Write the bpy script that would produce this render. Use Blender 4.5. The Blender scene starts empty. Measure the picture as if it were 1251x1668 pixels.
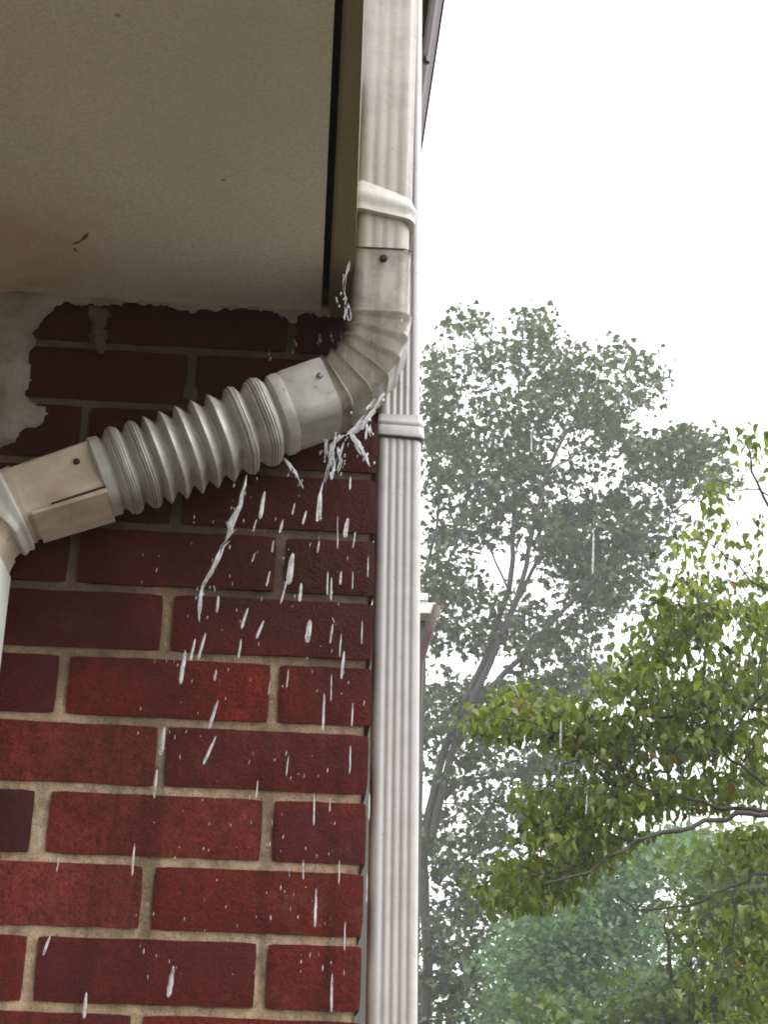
import bpy, bmesh, math, random
import numpy as np
from mathutils import Vector, Matrix, noise

random.seed(7)
rng = np.random.default_rng(7)
scene = bpy.context.scene
COL = scene.collection

# ------------------------------------------------------------------ camera
F = 2600.0                       # focal length in photograph pixels (1251 x 1668)
PITCH, YAW, ROLL = 0.364044, 0.052149, 0.030792
D = 1.5296                       # distance to the brick wall
EYE = 1.60
cy_, sy_ = math.cos(YAW), math.sin(YAW)
_right = np.array([cy_, -sy_, 0.0]); _f0 = np.array([sy_, cy_, 0.0]); _up0 = np.array([0, 0, 1.0])
_fwd = _f0 * math.cos(PITCH) + _up0 * math.sin(PITCH)
_up = _up0 * math.cos(PITCH) - _f0 * math.sin(PITCH)
CR = _right * math.cos(ROLL) + _up * math.sin(ROLL)
CU = _up * math.cos(ROLL) - _right * math.sin(ROLL)
CF = _fwd
CAM = np.array([0, 0, EYE])

cam_data = bpy.data.cameras.new('camera')
cam_data.sensor_fit = 'HORIZONTAL'; cam_data.sensor_width = 36.0
cam_data.lens = F / 1251.0 * 36.0
cam_data.clip_start = 0.02; cam_data.clip_end = 1000
cam = bpy.data.objects.new('camera', cam_data); COL.objects.link(cam)
m = Matrix.Identity(4)
for i in range(3):
    m[i][0] = CR[i]; m[i][1] = CU[i]; m[i][2] = -CF[i]; m[i][3] = CAM[i]
cam.matrix_world = m
scene.camera = cam

# ------------------------------------------------------------------ sky, sun, exposure
SUN_EL, SUN_AZ = math.radians(48), math.radians(112)      # behind the clouds, right of the wall
world = bpy.data.worlds.new('World'); scene.world = world; world.use_nodes = True
wn, wl = world.node_tree.nodes, world.node_tree.links
bg = wn['Background']
sky = wn.new('ShaderNodeTexSky'); sky.sky_type = 'NISHITA'; sky.sun_disc = False
sky.sun_elevation = SUN_EL; sky.sun_rotation = SUN_AZ
sky.dust_density = 4.0; sky.air_density = 1.5
hs = wn.new('ShaderNodeHueSaturation'); hs.inputs['Saturation'].default_value = 0.12
wl.new(sky.outputs[0], hs.inputs['Color'])
cl = wn.new('ShaderNodeMix'); cl.data_type = 'RGBA'                # even cloud cover
cl.inputs[0].default_value = 0.85
cl.inputs[7].default_value = (9.6, 9.7, 9.9, 1)
wl.new(hs.outputs[0], cl.inputs[6]); wl.new(cl.outputs[2], bg.inputs['Color'])
bg.inputs['Strength'].default_value = 0.11

sun_d = bpy.data.lights.new('sun', 'SUN'); sun_d.energy = 1.1; sun_d.angle = math.radians(35)
sun_d.color = (1.0, 0.97, 0.93)
sun = bpy.data.objects.new('sun', sun_d); COL.objects.link(sun)
# sky sun_rotation is clockwise from +Y seen from above
sd = Vector((math.sin(SUN_AZ) * math.cos(SUN_EL), math.cos(SUN_AZ) * math.cos(SUN_EL), math.sin(SUN_EL)))
sun.rotation_euler = (-sd).to_track_quat('-Z', 'Y').to_euler()
sun.location = (3, -3, 8)

vs = scene.view_settings
vs.view_transform = 'Standard'; vs.look = 'None'; vs.gamma = 1.0; vs.use_curve_mapping = False
vs.exposure = 1.34
scene.render.engine = 'CYCLES'
cy = scene.cycles
cy.use_denoising = True; cy.filter_width = 1.8
cy.max_bounces = 8; cy.diffuse_bounces = 4; cy.glossy_bounces = 3; cy.transmission_bounces = 6
cy.transparent_max_bounces = 8; cy.volume_bounces = 1
cy.sample_clamp_indirect = 6.0
cy.caustics_reflective = False; cy.caustics_refractive = False

# ------------------------------------------------------------------ helpers
def ray(px, py):
    return CF + CR * (px - 625.5) / F + CU * (834 - py) / F
def at(px, py, Y):
    d = ray(px, py); p = d * (Y / d[1]); return Vector((p[0], p[1], p[2] + EYE))
def atz(px, py, z):
    d = ray(px, py); p = d * ((z - EYE) / d[2]); return Vector((p[0], p[1], p[2] + EYE))

def empty(name, loc=(0, 0, 0)):
    o = bpy.data.objects.new(name, None); COL.objects.link(o); o.location = loc; o.empty_display_size = 0.1
    return o
def tag(o, label, cat, group=None, kind=None):
    if label: o['label'] = label
    if cat: o['category'] = cat
    if group: o['group'] = group
    if kind: o['kind'] = kind
    return o
def adopt(o, parent):
    if parent is not None:
        o.parent = parent
        # every thing's Empty is only translated, parts are written in world space
        off = Vector((0, 0, 0)); q = parent
        while q is not None:
            off += q.location; q = q.parent
        o.location = o.location - off
    return o
def mesh(name, verts, faces, mat, parent=None, smooth=False, edges=()):
    me = bpy.data.meshes.new(name)
    me.from_pydata([tuple(v) for v in verts], list(edges), faces)
    if mat is not None: me.materials.append(mat)
    if smooth:
        me.polygons.foreach_set('use_smooth', [True] * len(me.polygons))
    me.update()
    o = bpy.data.objects.new(name, me); COL.objects.link(o)
    return adopt(o, parent)
def sharpen(o, deg=35):
    me = o.data
    try:
        me.set_sharp_from_angle(angle=math.radians(deg))
    except Exception:
        pass
    return o

class MB:
    def __init__(s): s.v = []; s.f = []
    def add(s, v, f):
        b = len(s.v); s.v += [tuple(x) for x in v]; s.f += [tuple(i + b for i in q) for q in f]
    def box(s, a, b, bev=0.0):
        x0, y0, z0 = a; x1, y1, z1 = b
        v = [(x0, y0, z0), (x1, y0, z0), (x1, y1, z0), (x0, y1, z0), (x0, y0, z1), (x1, y0, z1), (x1, y1, z1), (x0, y1, z1)]
        s.add(v, [(0, 3, 2, 1), (4, 5, 6, 7), (0, 1, 5, 4), (1, 2, 6, 5), (2, 3, 7, 6), (3, 0, 4, 7)])
    def hexa(s, p):                      # 8 corners, bottom loop then top loop
        s.add(p, [(0, 3, 2, 1), (4, 5, 6, 7), (0, 1, 5, 4), (1, 2, 6, 5), (2, 3, 7, 6), (3, 0, 4, 7)])
    def loft(s, rings, cap0=True, cap1=True):
        n = len(rings[0]); b = len(s.v)
        for r in rings: s.v += [tuple(x) for x in r]
        for i in range(len(rings) - 1):
            for j in range(n):
                k = (j + 1) % n
                s.f.append((b + i * n + j, b + i * n + k, b + (i + 1) * n + k, b + (i + 1) * n + j))
        if cap0: s.f.append(tuple(b + j for j in reversed(range(n))))
        if cap1: s.f.append(tuple(b + (len(rings) - 1) * n + j for j in range(n)))
    def tube(s, pts, rad, n=6):
        rings = []
        for i, p in enumerate(pts):
            p = Vector(p)
            t = (Vector(pts[min(i + 1, len(pts) - 1)]) - Vector(pts[max(i - 1, 0)]))
            if t.length < 1e-9: t = Vector((0, 0, 1))
            t.normalize()
            a = Vector((0, 1, 0)) if abs(t.y) < 0.9 else Vector((1, 0, 0))
            u = t.cross(a).normalized(); w = t.cross(u)
            r = rad[i] if hasattr(rad, '__len__') else rad
            rings.append([p + u * (r * math.cos(2 * math.pi * k / n)) + w * (r * math.sin(2 * math.pi * k / n)) for k in range(n)])
        s.loft(rings)
    def build(s, name, mat, parent=None, smooth=False, deg=None):
        o = mesh(name, s.v, s.f, mat, parent, smooth)
        if deg: sharpen(o, deg)
        return o

def rrect(w, d, r, n=4, flutes=0, amp=0.0, front=True):
    """rounded rectangle profile (a across, b depth), front is b = -d/2"""
    pts = []
    hw, hd = w / 2, d / 2
    def corner(cx, cyy, a0):
        for i in range(n + 1):
            a = a0 + (math.pi / 2) * i / n
            pts.append((cx + r * math.cos(a), cyy + r * math.sin(a)))
    corner(hw - r, hd - r, 0); corner(-hw + r, hd - r, math.pi / 2); corner(-hw + r, -hd + r, math.pi)
    if flutes:
        m_ = flutes * 6
        for i in range(1, m_):
            t = i / m_
            x = (-hw + r) + t * (2 * hw - 2 * r)
            c = 0.5 - 0.5 * math.cos(2 * math.pi * flutes * t)
            pts.append((x, -hd + amp * (c ** 1.6)))
    corner(hw - r, -hd + r, 1.5 * math.pi)
    return pts
def sweep(mb, path, prof, scale=None, cap0=True, cap1=True, Y=None):
    """path: list of (x, y, z, tx, tz); profile a along in-plane normal, b along Y"""
    rings = []
    for i, (x, y, z, tx, tz) in enumerate(path):
        l = math.hypot(tx, tz); tx, tz = tx / l, tz / l
        nx, nz = -tz, tx
        if scale is None: off = 0.0
        else: off = scale[i]
        ring = []
        for (a, b) in prof:
            rr = math.hypot(a, b)
            # grow outwards by off along both axes
            a2 = a + off * (a / rr) * 1.15; b2 = b + off * (b / rr) * 1.15
            ring.append(Vector((x + nx * a2, y + b2, z + nz * a2)))
        rings.append(ring)
    mb.loft(rings, cap0, cap1)

# ------------------------------------------------------------------ materials
def newmat(name):
    mt = bpy.data.materials.new(name); mt.use_nodes = True
    nt = mt.node_tree
    return mt, nt.nodes, nt.links, nt.nodes['Principled BSDF'], nt.nodes['Material Output']
def N(nodes, kind, **kw):
    n = nodes.new(kind)
    for k, v in kw.items(): setattr(n, k, v)
    return n
def noise_tex(nodes, links, scale, detail=4, rough=0.6, coord=None, dist=0.0):
    t = N(nodes, 'ShaderNodeTexNoise'); t.inputs['Scale'].default_value = scale
    t.inputs['Detail'].default_value = detail; t.inputs['Roughness'].default_value = rough
    t.inputs['Distortion'].default_value = dist
    if coord is not None: links.new(coord, t.inputs['Vector'])
    return t
def ramp(nodes, links, src, stops):
    r = N(nodes, 'ShaderNodeValToRGB'); els = r.color_ramp.elements
    while len(els) < len(stops): els.new(0.5)
    for e, (p, c) in zip(els, stops):
        e.position = p; e.color = (*c, 1) if len(c) == 3 else c
    links.new(src, r.inputs[0]); return r
def mixc(nodes, links, fac, a, b, mode='MIX'):
    x = N(nodes, 'ShaderNodeMix', data_type='RGBA', blend_type=mode)
    for sock, v in ((0, fac), (6, a), (7, b)):
        if hasattr(v, 'links'): links.new(v, x.inputs[sock])
        elif isinstance(v, (int, float)): x.inputs[sock].default_value = v
        else: x.inputs[sock].default_value = (*v, 1)
    return x.outputs[2]
def bump(nodes, links, height, strength, dist, prev=None):
    b = N(nodes, 'ShaderNodeBump'); b.inputs['Strength'].default_value = strength; b.inputs['Distance'].default_value = dist
    links.new(height, b.inputs['Height'])
    if prev is not None: links.new(prev, b.inputs['Normal'])
    return b.outputs[0]
def math_n(nodes, links, op, a, b=None, c=None, clamp=False):
    x = N(nodes, 'ShaderNodeMath', operation=op, use_clamp=clamp)
    for i, v in enumerate((a, b, c)):
        if v is None: continue
        if hasattr(v, 'links'): links.new(v, x.inputs[i])
        else: x.inputs[i].default_value = v
    return x.outputs[0]
def world_pos(nodes):
    return N(nodes, 'ShaderNodeNewGeometry').outputs['Position']

def wet_shade_mask(nodes, links):
    """ragged water stain under the leaking joint, plus painted shade below the soffit"""
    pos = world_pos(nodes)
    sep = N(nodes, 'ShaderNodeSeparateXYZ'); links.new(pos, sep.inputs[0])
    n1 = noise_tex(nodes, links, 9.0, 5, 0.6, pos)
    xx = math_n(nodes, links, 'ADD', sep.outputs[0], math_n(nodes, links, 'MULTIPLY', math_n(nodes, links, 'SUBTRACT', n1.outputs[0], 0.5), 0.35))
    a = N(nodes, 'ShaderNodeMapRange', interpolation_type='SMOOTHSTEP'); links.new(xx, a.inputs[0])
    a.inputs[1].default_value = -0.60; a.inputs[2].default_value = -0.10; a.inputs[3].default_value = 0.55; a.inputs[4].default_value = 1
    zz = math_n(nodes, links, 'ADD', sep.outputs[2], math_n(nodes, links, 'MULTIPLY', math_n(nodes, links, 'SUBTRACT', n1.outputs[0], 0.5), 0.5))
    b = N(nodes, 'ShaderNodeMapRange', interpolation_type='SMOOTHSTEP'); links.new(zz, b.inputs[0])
    b.inputs[1].default_value = EYE + 0.24; b.inputs[2].default_value = EYE + 0.58; b.inputs[3].default_value = 0; b.inputs[4].default_value = 1  # upper wall painted darker, part wetness and part shade
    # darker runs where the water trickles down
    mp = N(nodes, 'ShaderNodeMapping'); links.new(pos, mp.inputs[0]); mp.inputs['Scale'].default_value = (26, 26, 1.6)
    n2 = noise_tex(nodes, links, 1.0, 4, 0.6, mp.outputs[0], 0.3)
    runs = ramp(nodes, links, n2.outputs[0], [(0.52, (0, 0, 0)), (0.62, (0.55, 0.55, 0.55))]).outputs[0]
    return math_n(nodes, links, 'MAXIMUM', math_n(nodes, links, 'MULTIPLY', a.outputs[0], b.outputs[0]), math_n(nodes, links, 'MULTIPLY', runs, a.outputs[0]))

def mat_brick():
    mt, n, l, p, out = newmat('brick_clay')
    oi = N(n, 'ShaderNodeObjectInfo')
    tc = N(n, 'ShaderNodeTexCoord')
    off = N(n, 'ShaderNodeVectorMath', operation='SCALE'); l.new(oi.outputs['Location'], off.inputs[0]); off.inputs['Scale'].default_value = 7.0
    add = N(n, 'ShaderNodeVectorMath', operation='ADD'); l.new(tc.outputs['Object'], add.inputs[0]); l.new(off.outputs[0], add.inputs[1])
    v = add.outputs[0]
    big = noise_tex(n, l, 14, 4, 0.65, v); mid = noise_tex(n, l, 75, 5, 0.75, v); fine = noise_tex(n, l, 300, 4, 0.85, v)
    c = mixc(n, l, ramp(n, l, big.outputs[0], [(0.32, (0, 0, 0)), (0.7, (1, 1, 1))]).outputs[0], oi.outputs['Color'], (0.56, 0.48, 0.46), 'OVERLAY')
    c = mixc(n, l, ramp(n, l, mid.outputs[0], [(0.35, (0.72, 0.72, 0.72)), (0.7, (0, 0, 0))]).outputs[0], c, (0.045, 0.013, 0.011))
    c = mixc(n, l, ramp(n, l, fine.outputs[0], [(0.34, (0.8, 0.8, 0.8)), (0.52, (0, 0, 0))]).outputs[0], c, (0.05, 0.012, 0.010))
    c = mixc(n, l, ramp(n, l, fine.outputs[0], [(0.58, (0, 0, 0)), (0.74, (0.28, 0.28, 0.28))]).outputs[0], c, (0.28, 0.09, 0.065))
    pat = noise_tex(n, l, 9, 3, 0.6, v, 0.4)
    c = mixc(n, l, ramp(n, l, pat.outputs[0], [(0.48, (0, 0, 0)), (0.68, (0.55, 0.55, 0.55))]).outputs[0], c, (0.065, 0.017, 0.018))
    # mortar smears and pale bloom
    sm = noise_tex(n, l, 22, 6, 0.75, v, 0.6)
    c = mixc(n, l, ramp(n, l, sm.outputs[0], [(0.56, (0, 0, 0)), (0.78, (0.42, 0.42, 0.42))]).outputs[0], c, (0.19, 0.10, 0.075))
    wet_shade = wet_shade_mask(n, l)
    c = mixc(n, l, math_n(n, l, 'MULTIPLY', wet_shade, 0.80), c, (0.026, 0.0065, 0.005))  # dark tint for both wet brick and shade under the soffit
    l.new(c, p.inputs['Base Color'])
    rg = math_n(n, l, 'SUBTRACT', math_n(n, l, 'MULTIPLY_ADD', mid.outputs[0], 0.3, 0.62), math_n(n, l, 'MULTIPLY', wet_shade, 0.22), clamp=True)
    l.new(rg, p.inputs['Roughness']); p.inputs['Specular IOR Level'].default_value = 0.10
    b = bump(n, l, big.outputs[0], 0.6, 0.005); b = bump(n, l, mid.outputs[0], 0.8, 0.0022, b); b = bump(n, l, fine.outputs[0], 0.8, 0.0009, b)
    l.new(b, p.inputs['Normal'])
    return mt
def mat_mortar():
    mt, n, l, p, out = newmat('mortar_sand')
    v = world_pos(n)
    big = noise_tex(n, l, 6, 5, 0.65, v); mid = noise_tex(n, l, 60, 5, 0.7, v); fine = noise_tex(n, l, 500, 2, 0.8, v)
    c = ramp(n, l, big.outputs[0], [(0.3, (0.26, 0.17, 0.11)), (0.48, (0.42, 0.31, 0.19)), (0.7, (0.53, 0.41, 0.28))]).outputs[0]
    c = mixc(n, l, ramp(n, l, mid.outputs[0], [(0.34, (0.7, 0.7, 0.7)), (0.56, (0, 0, 0))]).outputs[0], c, (0.15, 0.09, 0.055))
    c = mixc(n, l, ramp(n, l, fine.outputs[0], [(0.30, (0.7, 0.7, 0.7)), (0.5, (0, 0, 0))]).outputs[0], c, (0.09, 0.06, 0.045))
    wet_shade = wet_shade_mask(n, l)
    c = mixc(n, l, math_n(n, l, 'MULTIPLY', wet_shade, 0.9), c, (0.040, 0.020, 0.015))  # wetness and soffit shade painted into the mortar too
    l.new(c, p.inputs['Base Color']); p.inputs['Roughness'].default_value = 0.85
    b = bump(n, l, mid.outputs[0], 0.8, 0.003); b = bump(n, l, fine.outputs[0], 0.6, 0.0008, b)
    l.new(b, p.inputs['Normal'])
    return mt
def mat_plaster(name, base, dark, spots=True, rough=0.85, scale=3.5, stain=False):
    mt, n, l, p, out = newmat(name)
    v = world_pos(n)
    big = noise_tex(n, l, scale, 5, 0.6, v); mid = noise_tex(n, l, 45, 5, 0.7, v); fine = noise_tex(n, l, 260, 4, 0.85, v)
    c = mixc(n, l, ramp(n, l, big.outputs[0], [(0.3, (0, 0, 0)), (0.75, (1, 1, 1))]).outputs[0], base, dark)
    c = mixc(n, l, ramp(n, l, fine.outputs[0], [(0.36, (0.65, 0.65, 0.65)), (0.62, (0, 0, 0))]).outputs[0], c, tuple(x * 0.55 for x in base))
    if stain:                                              # rusty water marks
        st = noise_tex(n, l, 5.0, 6, 0.68, v, 1.2)
        sp_ = N(n, 'ShaderNodeSeparateXYZ'); l.new(v, sp_.inputs[0])
        mx_ = N(n, 'ShaderNodeMapRange', interpolation_type='SMOOTHSTEP'); l.new(sp_.outputs[0], mx_.inputs[0]); mx_.inputs[1].default_value = -0.16; mx_.inputs[2].default_value = -0.30
        my_ = N(n, 'ShaderNodeMapRange', interpolation_type='SMOOTHSTEP'); l.new(sp_.outputs[1], my_.inputs[0]); my_.inputs[1].default_value = 1.26; my_.inputs[2].default_value = 1.46
        near = math_n(n, l, 'MULTIPLY', mx_.outputs[0], my_.outputs[0])
        c = mixc(n, l, math_n(n, l, 'MULTIPLY', ramp(n, l, st.outputs[0], [(0.36, (0.15, 0.15, 0.15)), (0.60, (0.8, 0.8, 0.8))]).outputs[0], near), c, (0.42, 0.25, 0.15))
        g2 = noise_tex(n, l, 30, 5, 0.75, v, 0.5)
        c = mixc(n, l, ramp(n, l, g2.outputs[0], [(0.56, (0, 0, 0)), (0.78, (0.25, 0.25, 0.25))]).outputs[0], c, tuple(x * 0.5 for x in base))
    if spots:
        vo = N(n, 'ShaderNodeTexVoronoi'); vo.inputs['Scale'].default_value = 26; l.new(v, vo.inputs['Vector'])
        nz = noise_tex(n, l, 20, 2, 0.5, v)
        sp = math_n(n, l, 'MULTIPLY', ramp(n, l, vo.outputs['Distance'], [(0.05, (1, 1, 1)), (0.09, (0, 0, 0))]).outputs[0],
                    ramp(n, l, nz.outputs[0], [(0.55, (0, 0, 0)), (0.6, (1, 1, 1))]).outputs[0])
        c = mixc(n, l, math_n(n, l, 'MULTIPLY', sp, 0.6), c, (0.10, 0.06, 0.045))
    l.new(c, p.inputs['Base Color']); p.inputs['Roughness'].default_value = rough
    b = bump(n, l, mid.outputs[0], 0.35, 0.003); b = bump(n, l, fine.outputs[0], 0.5, 0.0009, b)
    l.new(b, p.inputs['Normal'])
    return mt
def mat_paint(name, base, dirt, dirt_amt=0.6, rough=0.38, streak=True, spec=0.5):
    """old painted aluminium: rain streaks of dirt, scuffs"""
    mt, n, l, p, out = newmat(name)
    v = world_pos(n)
    mp = N(n, 'ShaderNodeMapping'); l.new(v, mp.inputs[0]); mp.inputs['Scale'].default_value = (70, 70, 5) if streak else (18, 18, 18)
    s1 = noise_tex(n, l, 1.0, 5, 0.65, mp.outputs[0]); s2 = noise_tex(n, l, 28, 5, 0.65, v); s3 = noise_tex(n, l, 160, 3, 0.7, v)
    f1 = ramp(n, l, s1.outputs[0], [(0.42, (0, 0, 0)), (0.72, (1, 1, 1))]).outputs[0]
    f2 = ramp(n, l, s2.outputs[0], [(0.46, (0, 0, 0)), (0.74, (1, 1, 1))]).outputs[0]
    c = mixc(n, l, math_n(n, l, 'MULTIPLY', f1, dirt_amt), base, dirt)
    c = mixc(n, l, math_n(n, l, 'MULTIPLY', f2, dirt_amt), c, tuple(x * 0.75 for x in dirt))
    c = mixc(n, l, ramp(n, l, s3.outputs[0], [(0.27, (0.55, 0.55, 0.55)), (0.36, (0, 0, 0))]).outputs[0], c, tuple(x * 0.45 for x in dirt))
    l.new(c, p.inputs['Base Color'])
    l.new(math_n(n, l, 'MULTIPLY_ADD', s2.outputs[0], 0.3, rough - 0.1), p.inputs['Roughness'])
    p.inputs['Specular IOR Level'].default_value = spec
    b = bump(n, l, s2.outputs[0], 0.25, 0.002); b = bump(n, l, s3.outputs[0], 0.12, 0.0008, b)
    l.new(b, p.inputs['Normal'])
    return mt
def mat_plain(name, col, rough=0.6, metal=0.0, spec=0.5):
    mt, n, l, p, out = newmat(name)
    v = world_pos(n); t = noise_tex(n, l, 40, 4, 0.65, v)
    c = mixc(n, l, ramp(n, l, t.outputs[0], [(0.3, (0.7, 0.7, 0.7)), (0.6, (0, 0, 0))]).outputs[0], col, tuple(x * 0.55 for x in col))
    l.new(c, p.inputs['Base Color']); p.inputs['Roughness'].default_value = rough; p.inputs['Metallic'].default_value = metal
    p.inputs['Specular IOR Level'].default_value = spec
    l.new(bump(n, l, t.outputs[0], 0.3, 0.002), p.inputs['Normal'])
    return mt
def mat_leaf(name, stops, trans=0.35, gloss=0.35, per_object=False):
    mt, n, l, p, out = newmat(name)
    if per_object: src = N(n, 'ShaderNodeObjectInfo').outputs['Random']
    else:
        a = N(n, 'ShaderNodeAttribute', attribute_name='tone'); src = a.outputs['Fac']
    c = ramp(n, l, src, stops).outputs[0]
    tex = noise_tex(n, l, 60 if per_object else 9, 3, 0.6, world_pos(n))
    c = mixc(n, l, 0.35, c, ramp(n, l, tex.outputs[0], [(0.3, (0.3, 0.3, 0.3)), (0.7, (0.75, 0.75, 0.7))]).outputs[0], 'OVERLAY')
    l.new(c, p.inputs['Base Color']); p.inputs['Roughness'].default_value = 0.33
    p.inputs['Specular IOR Level'].default_value = gloss
    tr = N(n, 'ShaderNodeBsdfTranslucent')
    c2 = mixc(n, l, 0.5, c, (1.2, 1.25, 0.7), 'MULTIPLY'); c2 = mixc(n, l, 1.0, c2, (1.7, 1.75, 1.3), 'MULTIPLY')
    l.new(c2, tr.inputs[0])
    mx = N(n, 'ShaderNodeMixShader'); mx.inputs[0].default_value = trans
    l.new(p.outputs[0], mx.inputs[1]); l.new(tr.outputs[0], mx.inputs[2]); l.new(mx.outputs[0], out.inputs['Surface'])
    return mt
def mat_bark(name, a, b_):
    mt, n, l, p, out = newmat(name)
    v = world_pos(n); mp = N(n, 'ShaderNodeMapping'); l.new(v, mp.inputs[0]); mp.inputs['Scale'].default_value = (30, 30, 6)
    t = noise_tex(n, l, 1, 5, 0.7, mp.outputs[0])
    l.new(ramp(n, l, t.outputs[0], [(0.3, a), (0.7, b_)]).outputs[0], p.inputs['Base Color']); p.inputs['Roughness'].default_value = 0.8
    l.new(bump(n, l, t.outputs[0], 0.6, 0.01), p.inputs['Normal'])
    return mt
def mat_water(name, milk, clear=0.25, thin=0.3):
    """clear water; white cores for foam and for painted backlit brightness"""
    mt, n, l, p, out = newmat(name)
    p.inputs['Base Color'].default_value = (0.97, 0.98, 1.0, 1); p.inputs['Roughness'].default_value = 0.03
    p.inputs['IOR'].default_value = 1.33; p.inputs['Transmission Weight'].default_value = 1.0
    d = N(n, 'ShaderNodeBsdfDiffuse'); d.inputs[0].default_value = (0.93, 0.94, 0.96, 1)
    t = N(n, 'ShaderNodeBsdfTranslucent'); t.inputs[0].default_value = (0.95, 0.96, 0.98, 1)
    ad = N(n, 'ShaderNodeMixShader'); ad.inputs[0].default_value = 0.4; l.new(d.outputs[0], ad.inputs[1]); l.new(t.outputs[0], ad.inputs[2])
    nz = noise_tex(n, l, 90, 2, 0.5, world_pos(n))
    lw = N(n, 'ShaderNodeLayerWeight'); lw.inputs[0].default_value = 0.35       # thin rims are clear, thick cores white
    core = math_n(n, l, 'SUBTRACT', 1.0, lw.outputs['Facing'], clamp=True)
    fac = math_n(n, l, 'MULTIPLY', math_n(n, l, 'MULTIPLY', ramp(n, l, nz.outputs[0], [(0.36, (0.35, 0.35, 0.35)), (0.58, (1, 1, 1))]).outputs[0], core), milk)  # white put into the cores stands in for backlit brightness
    mx = N(n, 'ShaderNodeMixShader'); l.new(fac, mx.inputs[0])
    tr = N(n, 'ShaderNodeBsdfTransparent')
    gl = N(n, 'ShaderNodeMixShader'); gl.inputs[0].default_value = clear; l.new(p.outputs[0], gl.inputs[1]); l.new(tr.outputs[0], gl.inputs[2])
    l.new(gl.outputs[0], mx.inputs[1]); l.new(ad.outputs[0], mx.inputs[2])
    fin = N(n, 'ShaderNodeMixShader'); fin.inputs[0].default_value = thin; l.new(mx.outputs[0], fin.inputs[1]); l.new(tr.outputs[0], fin.inputs[2])
    l.new(fin.outputs[0], out.inputs['Surface'])
    return mt

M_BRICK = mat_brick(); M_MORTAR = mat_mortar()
M_SOFFIT = mat_plaster('soffit_paint', (0.73, 0.655, 0.565), (0.60, 0.53, 0.41), stain=True)
M_PLASTER = mat_plaster('old_plaster', (0.40, 0.335, 0.28), (0.17, 0.13, 0.105), spots=False, scale=18)
M_FASCIA = mat_plaster('fascia_paint', (0.25, 0.205, 0.11), (0.19, 0.14, 0.085), spots=False, rough=0.6)
M_VOID = mat_plain('dark_wood', (0.02, 0.015, 0.012), 0.9)
M_PIPE = mat_paint('downspout_enamel', (0.37, 0.335, 0.295), (0.245, 0.205, 0.16), 0.55, 0.30)
M_ELBOW = mat_paint('elbow_enamel', (0.34, 0.31, 0.265), (0.13, 0.11, 0.08), 0.8, 0.27)
M_FLEX = mat_paint('flexible_vinyl', (0.44, 0.43, 0.395), (0.19, 0.175, 0.14), 0.6, 0.30, streak=False)
M_TAPE = mat_paint('white_tape', (0.58, 0.57, 0.53), (0.38, 0.35, 0.30), 0.4, 0.45)
M_LOWPIPE = mat_paint('lower_pipe_enamel', (0.56, 0.475, 0.39), (0.34, 0.23, 0.13), 0.6, 0.42, streak=False)
M_REAR = mat_paint('ribbed_enamel', (0.47, 0.455, 0.45), (0.35, 0.32, 0.305), 0.4, 0.28)
M_GRIME_SHADE = mat_plain('grime_and_shade', (0.035, 0.025, 0.018), 0.9)
M_SCUFF = mat_plain('rust_scuff', (0.16, 0.085, 0.05), 0.9)
M_SCREW = mat_plain('screw_metal', (0.25, 0.25, 0.26), 0.35, 0.8)
M_EAVE = mat_plain('dark_eave', (0.06, 0.05, 0.05), 0.7)
M_WHITE = mat_paint('white_trim', (0.78, 0.77, 0.75), (0.5, 0.48, 0.44), 0.3, 0.45)
M_GUTTER = mat_plain('brown_gutter', (0.075, 0.04, 0.04), 0.5)
M_SIDING = mat_plain('grey_siding', (0.10, 0.10, 0.09), 0.8)
M_SHINGLE = mat_plain('roof_shingle', (0.07, 0.065, 0.06), 0.9)
M_WATER = mat_water('water', 0.9, 0.3); M_SPRAY = mat_water('splashing_water', 0.95, 0.3); M_RAIN = mat_water('rain_water', 0.5, 0.6); M_BEAD = mat_water('bead_water', 0.1, 0.2)
M_CONC = mat_plaster('patio_concrete', (0.23, 0.21, 0.19), (0.17, 0.155, 0.14), spots=False, rough=0.4)
M_LAWN = mat_plain('lawn_soil', (0.075, 0.085, 0.04), 0.9)
M_BARK_M = mat_bark('maple_bark', (0.018, 0.017, 0.016), (0.06, 0.056, 0.052))
M_BARK_D = mat_bark('dogwood_bark', (0.02, 0.016, 0.013), (0.065, 0.055, 0.045))

# ------------------------------------------------------------------ ground
def grid_sheet(name, x0, x1, y0, y1, z, mat, n=24, amp=0.0):
    v = []; f = []
    for j in range(n + 1):
        for i in range(n + 1):
            x = x0 + (x1 - x0) * i / n; y = y0 + (y1 - y0) * j / n
            v.append((x, y, z + amp * noise.noise(Vector((x * 0.3, y * 0.3, 1.7)))))
    for j in range(n):
        for i in range(n):
            a = j * (n + 1) + i; f.append((a, a + 1, a + n + 2, a + n + 1))
    return mesh(name, v, f, mat, None, True)
g = grid_sheet('ground', -110, 110, -110, 110, -0.06, M_LAWN, 60, 0.05); g['kind'] = 'structure'
g = grid_sheet('patio', -3.2, 2.6, -3.2, D + 0.02, 0.012, M_CONC, 30, 0.003); g['kind'] = 'structure'

# ------------------------------------------------------------------ house
house = tag(empty('house', (0, D, 0)), 'red brick house corner with grey soffit and leaking downspout elbow', 'house')
HM, JZ0 = 0.066713, EYE + 0.555213         # course height, height of the first measured bed joint
XC = 0.0728                                # right corner of the wall
ZS = EYE + 0.8083                          # soffit underside
JOINT = 0.0090
EAVE_Z = EYE + 2.5

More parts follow.
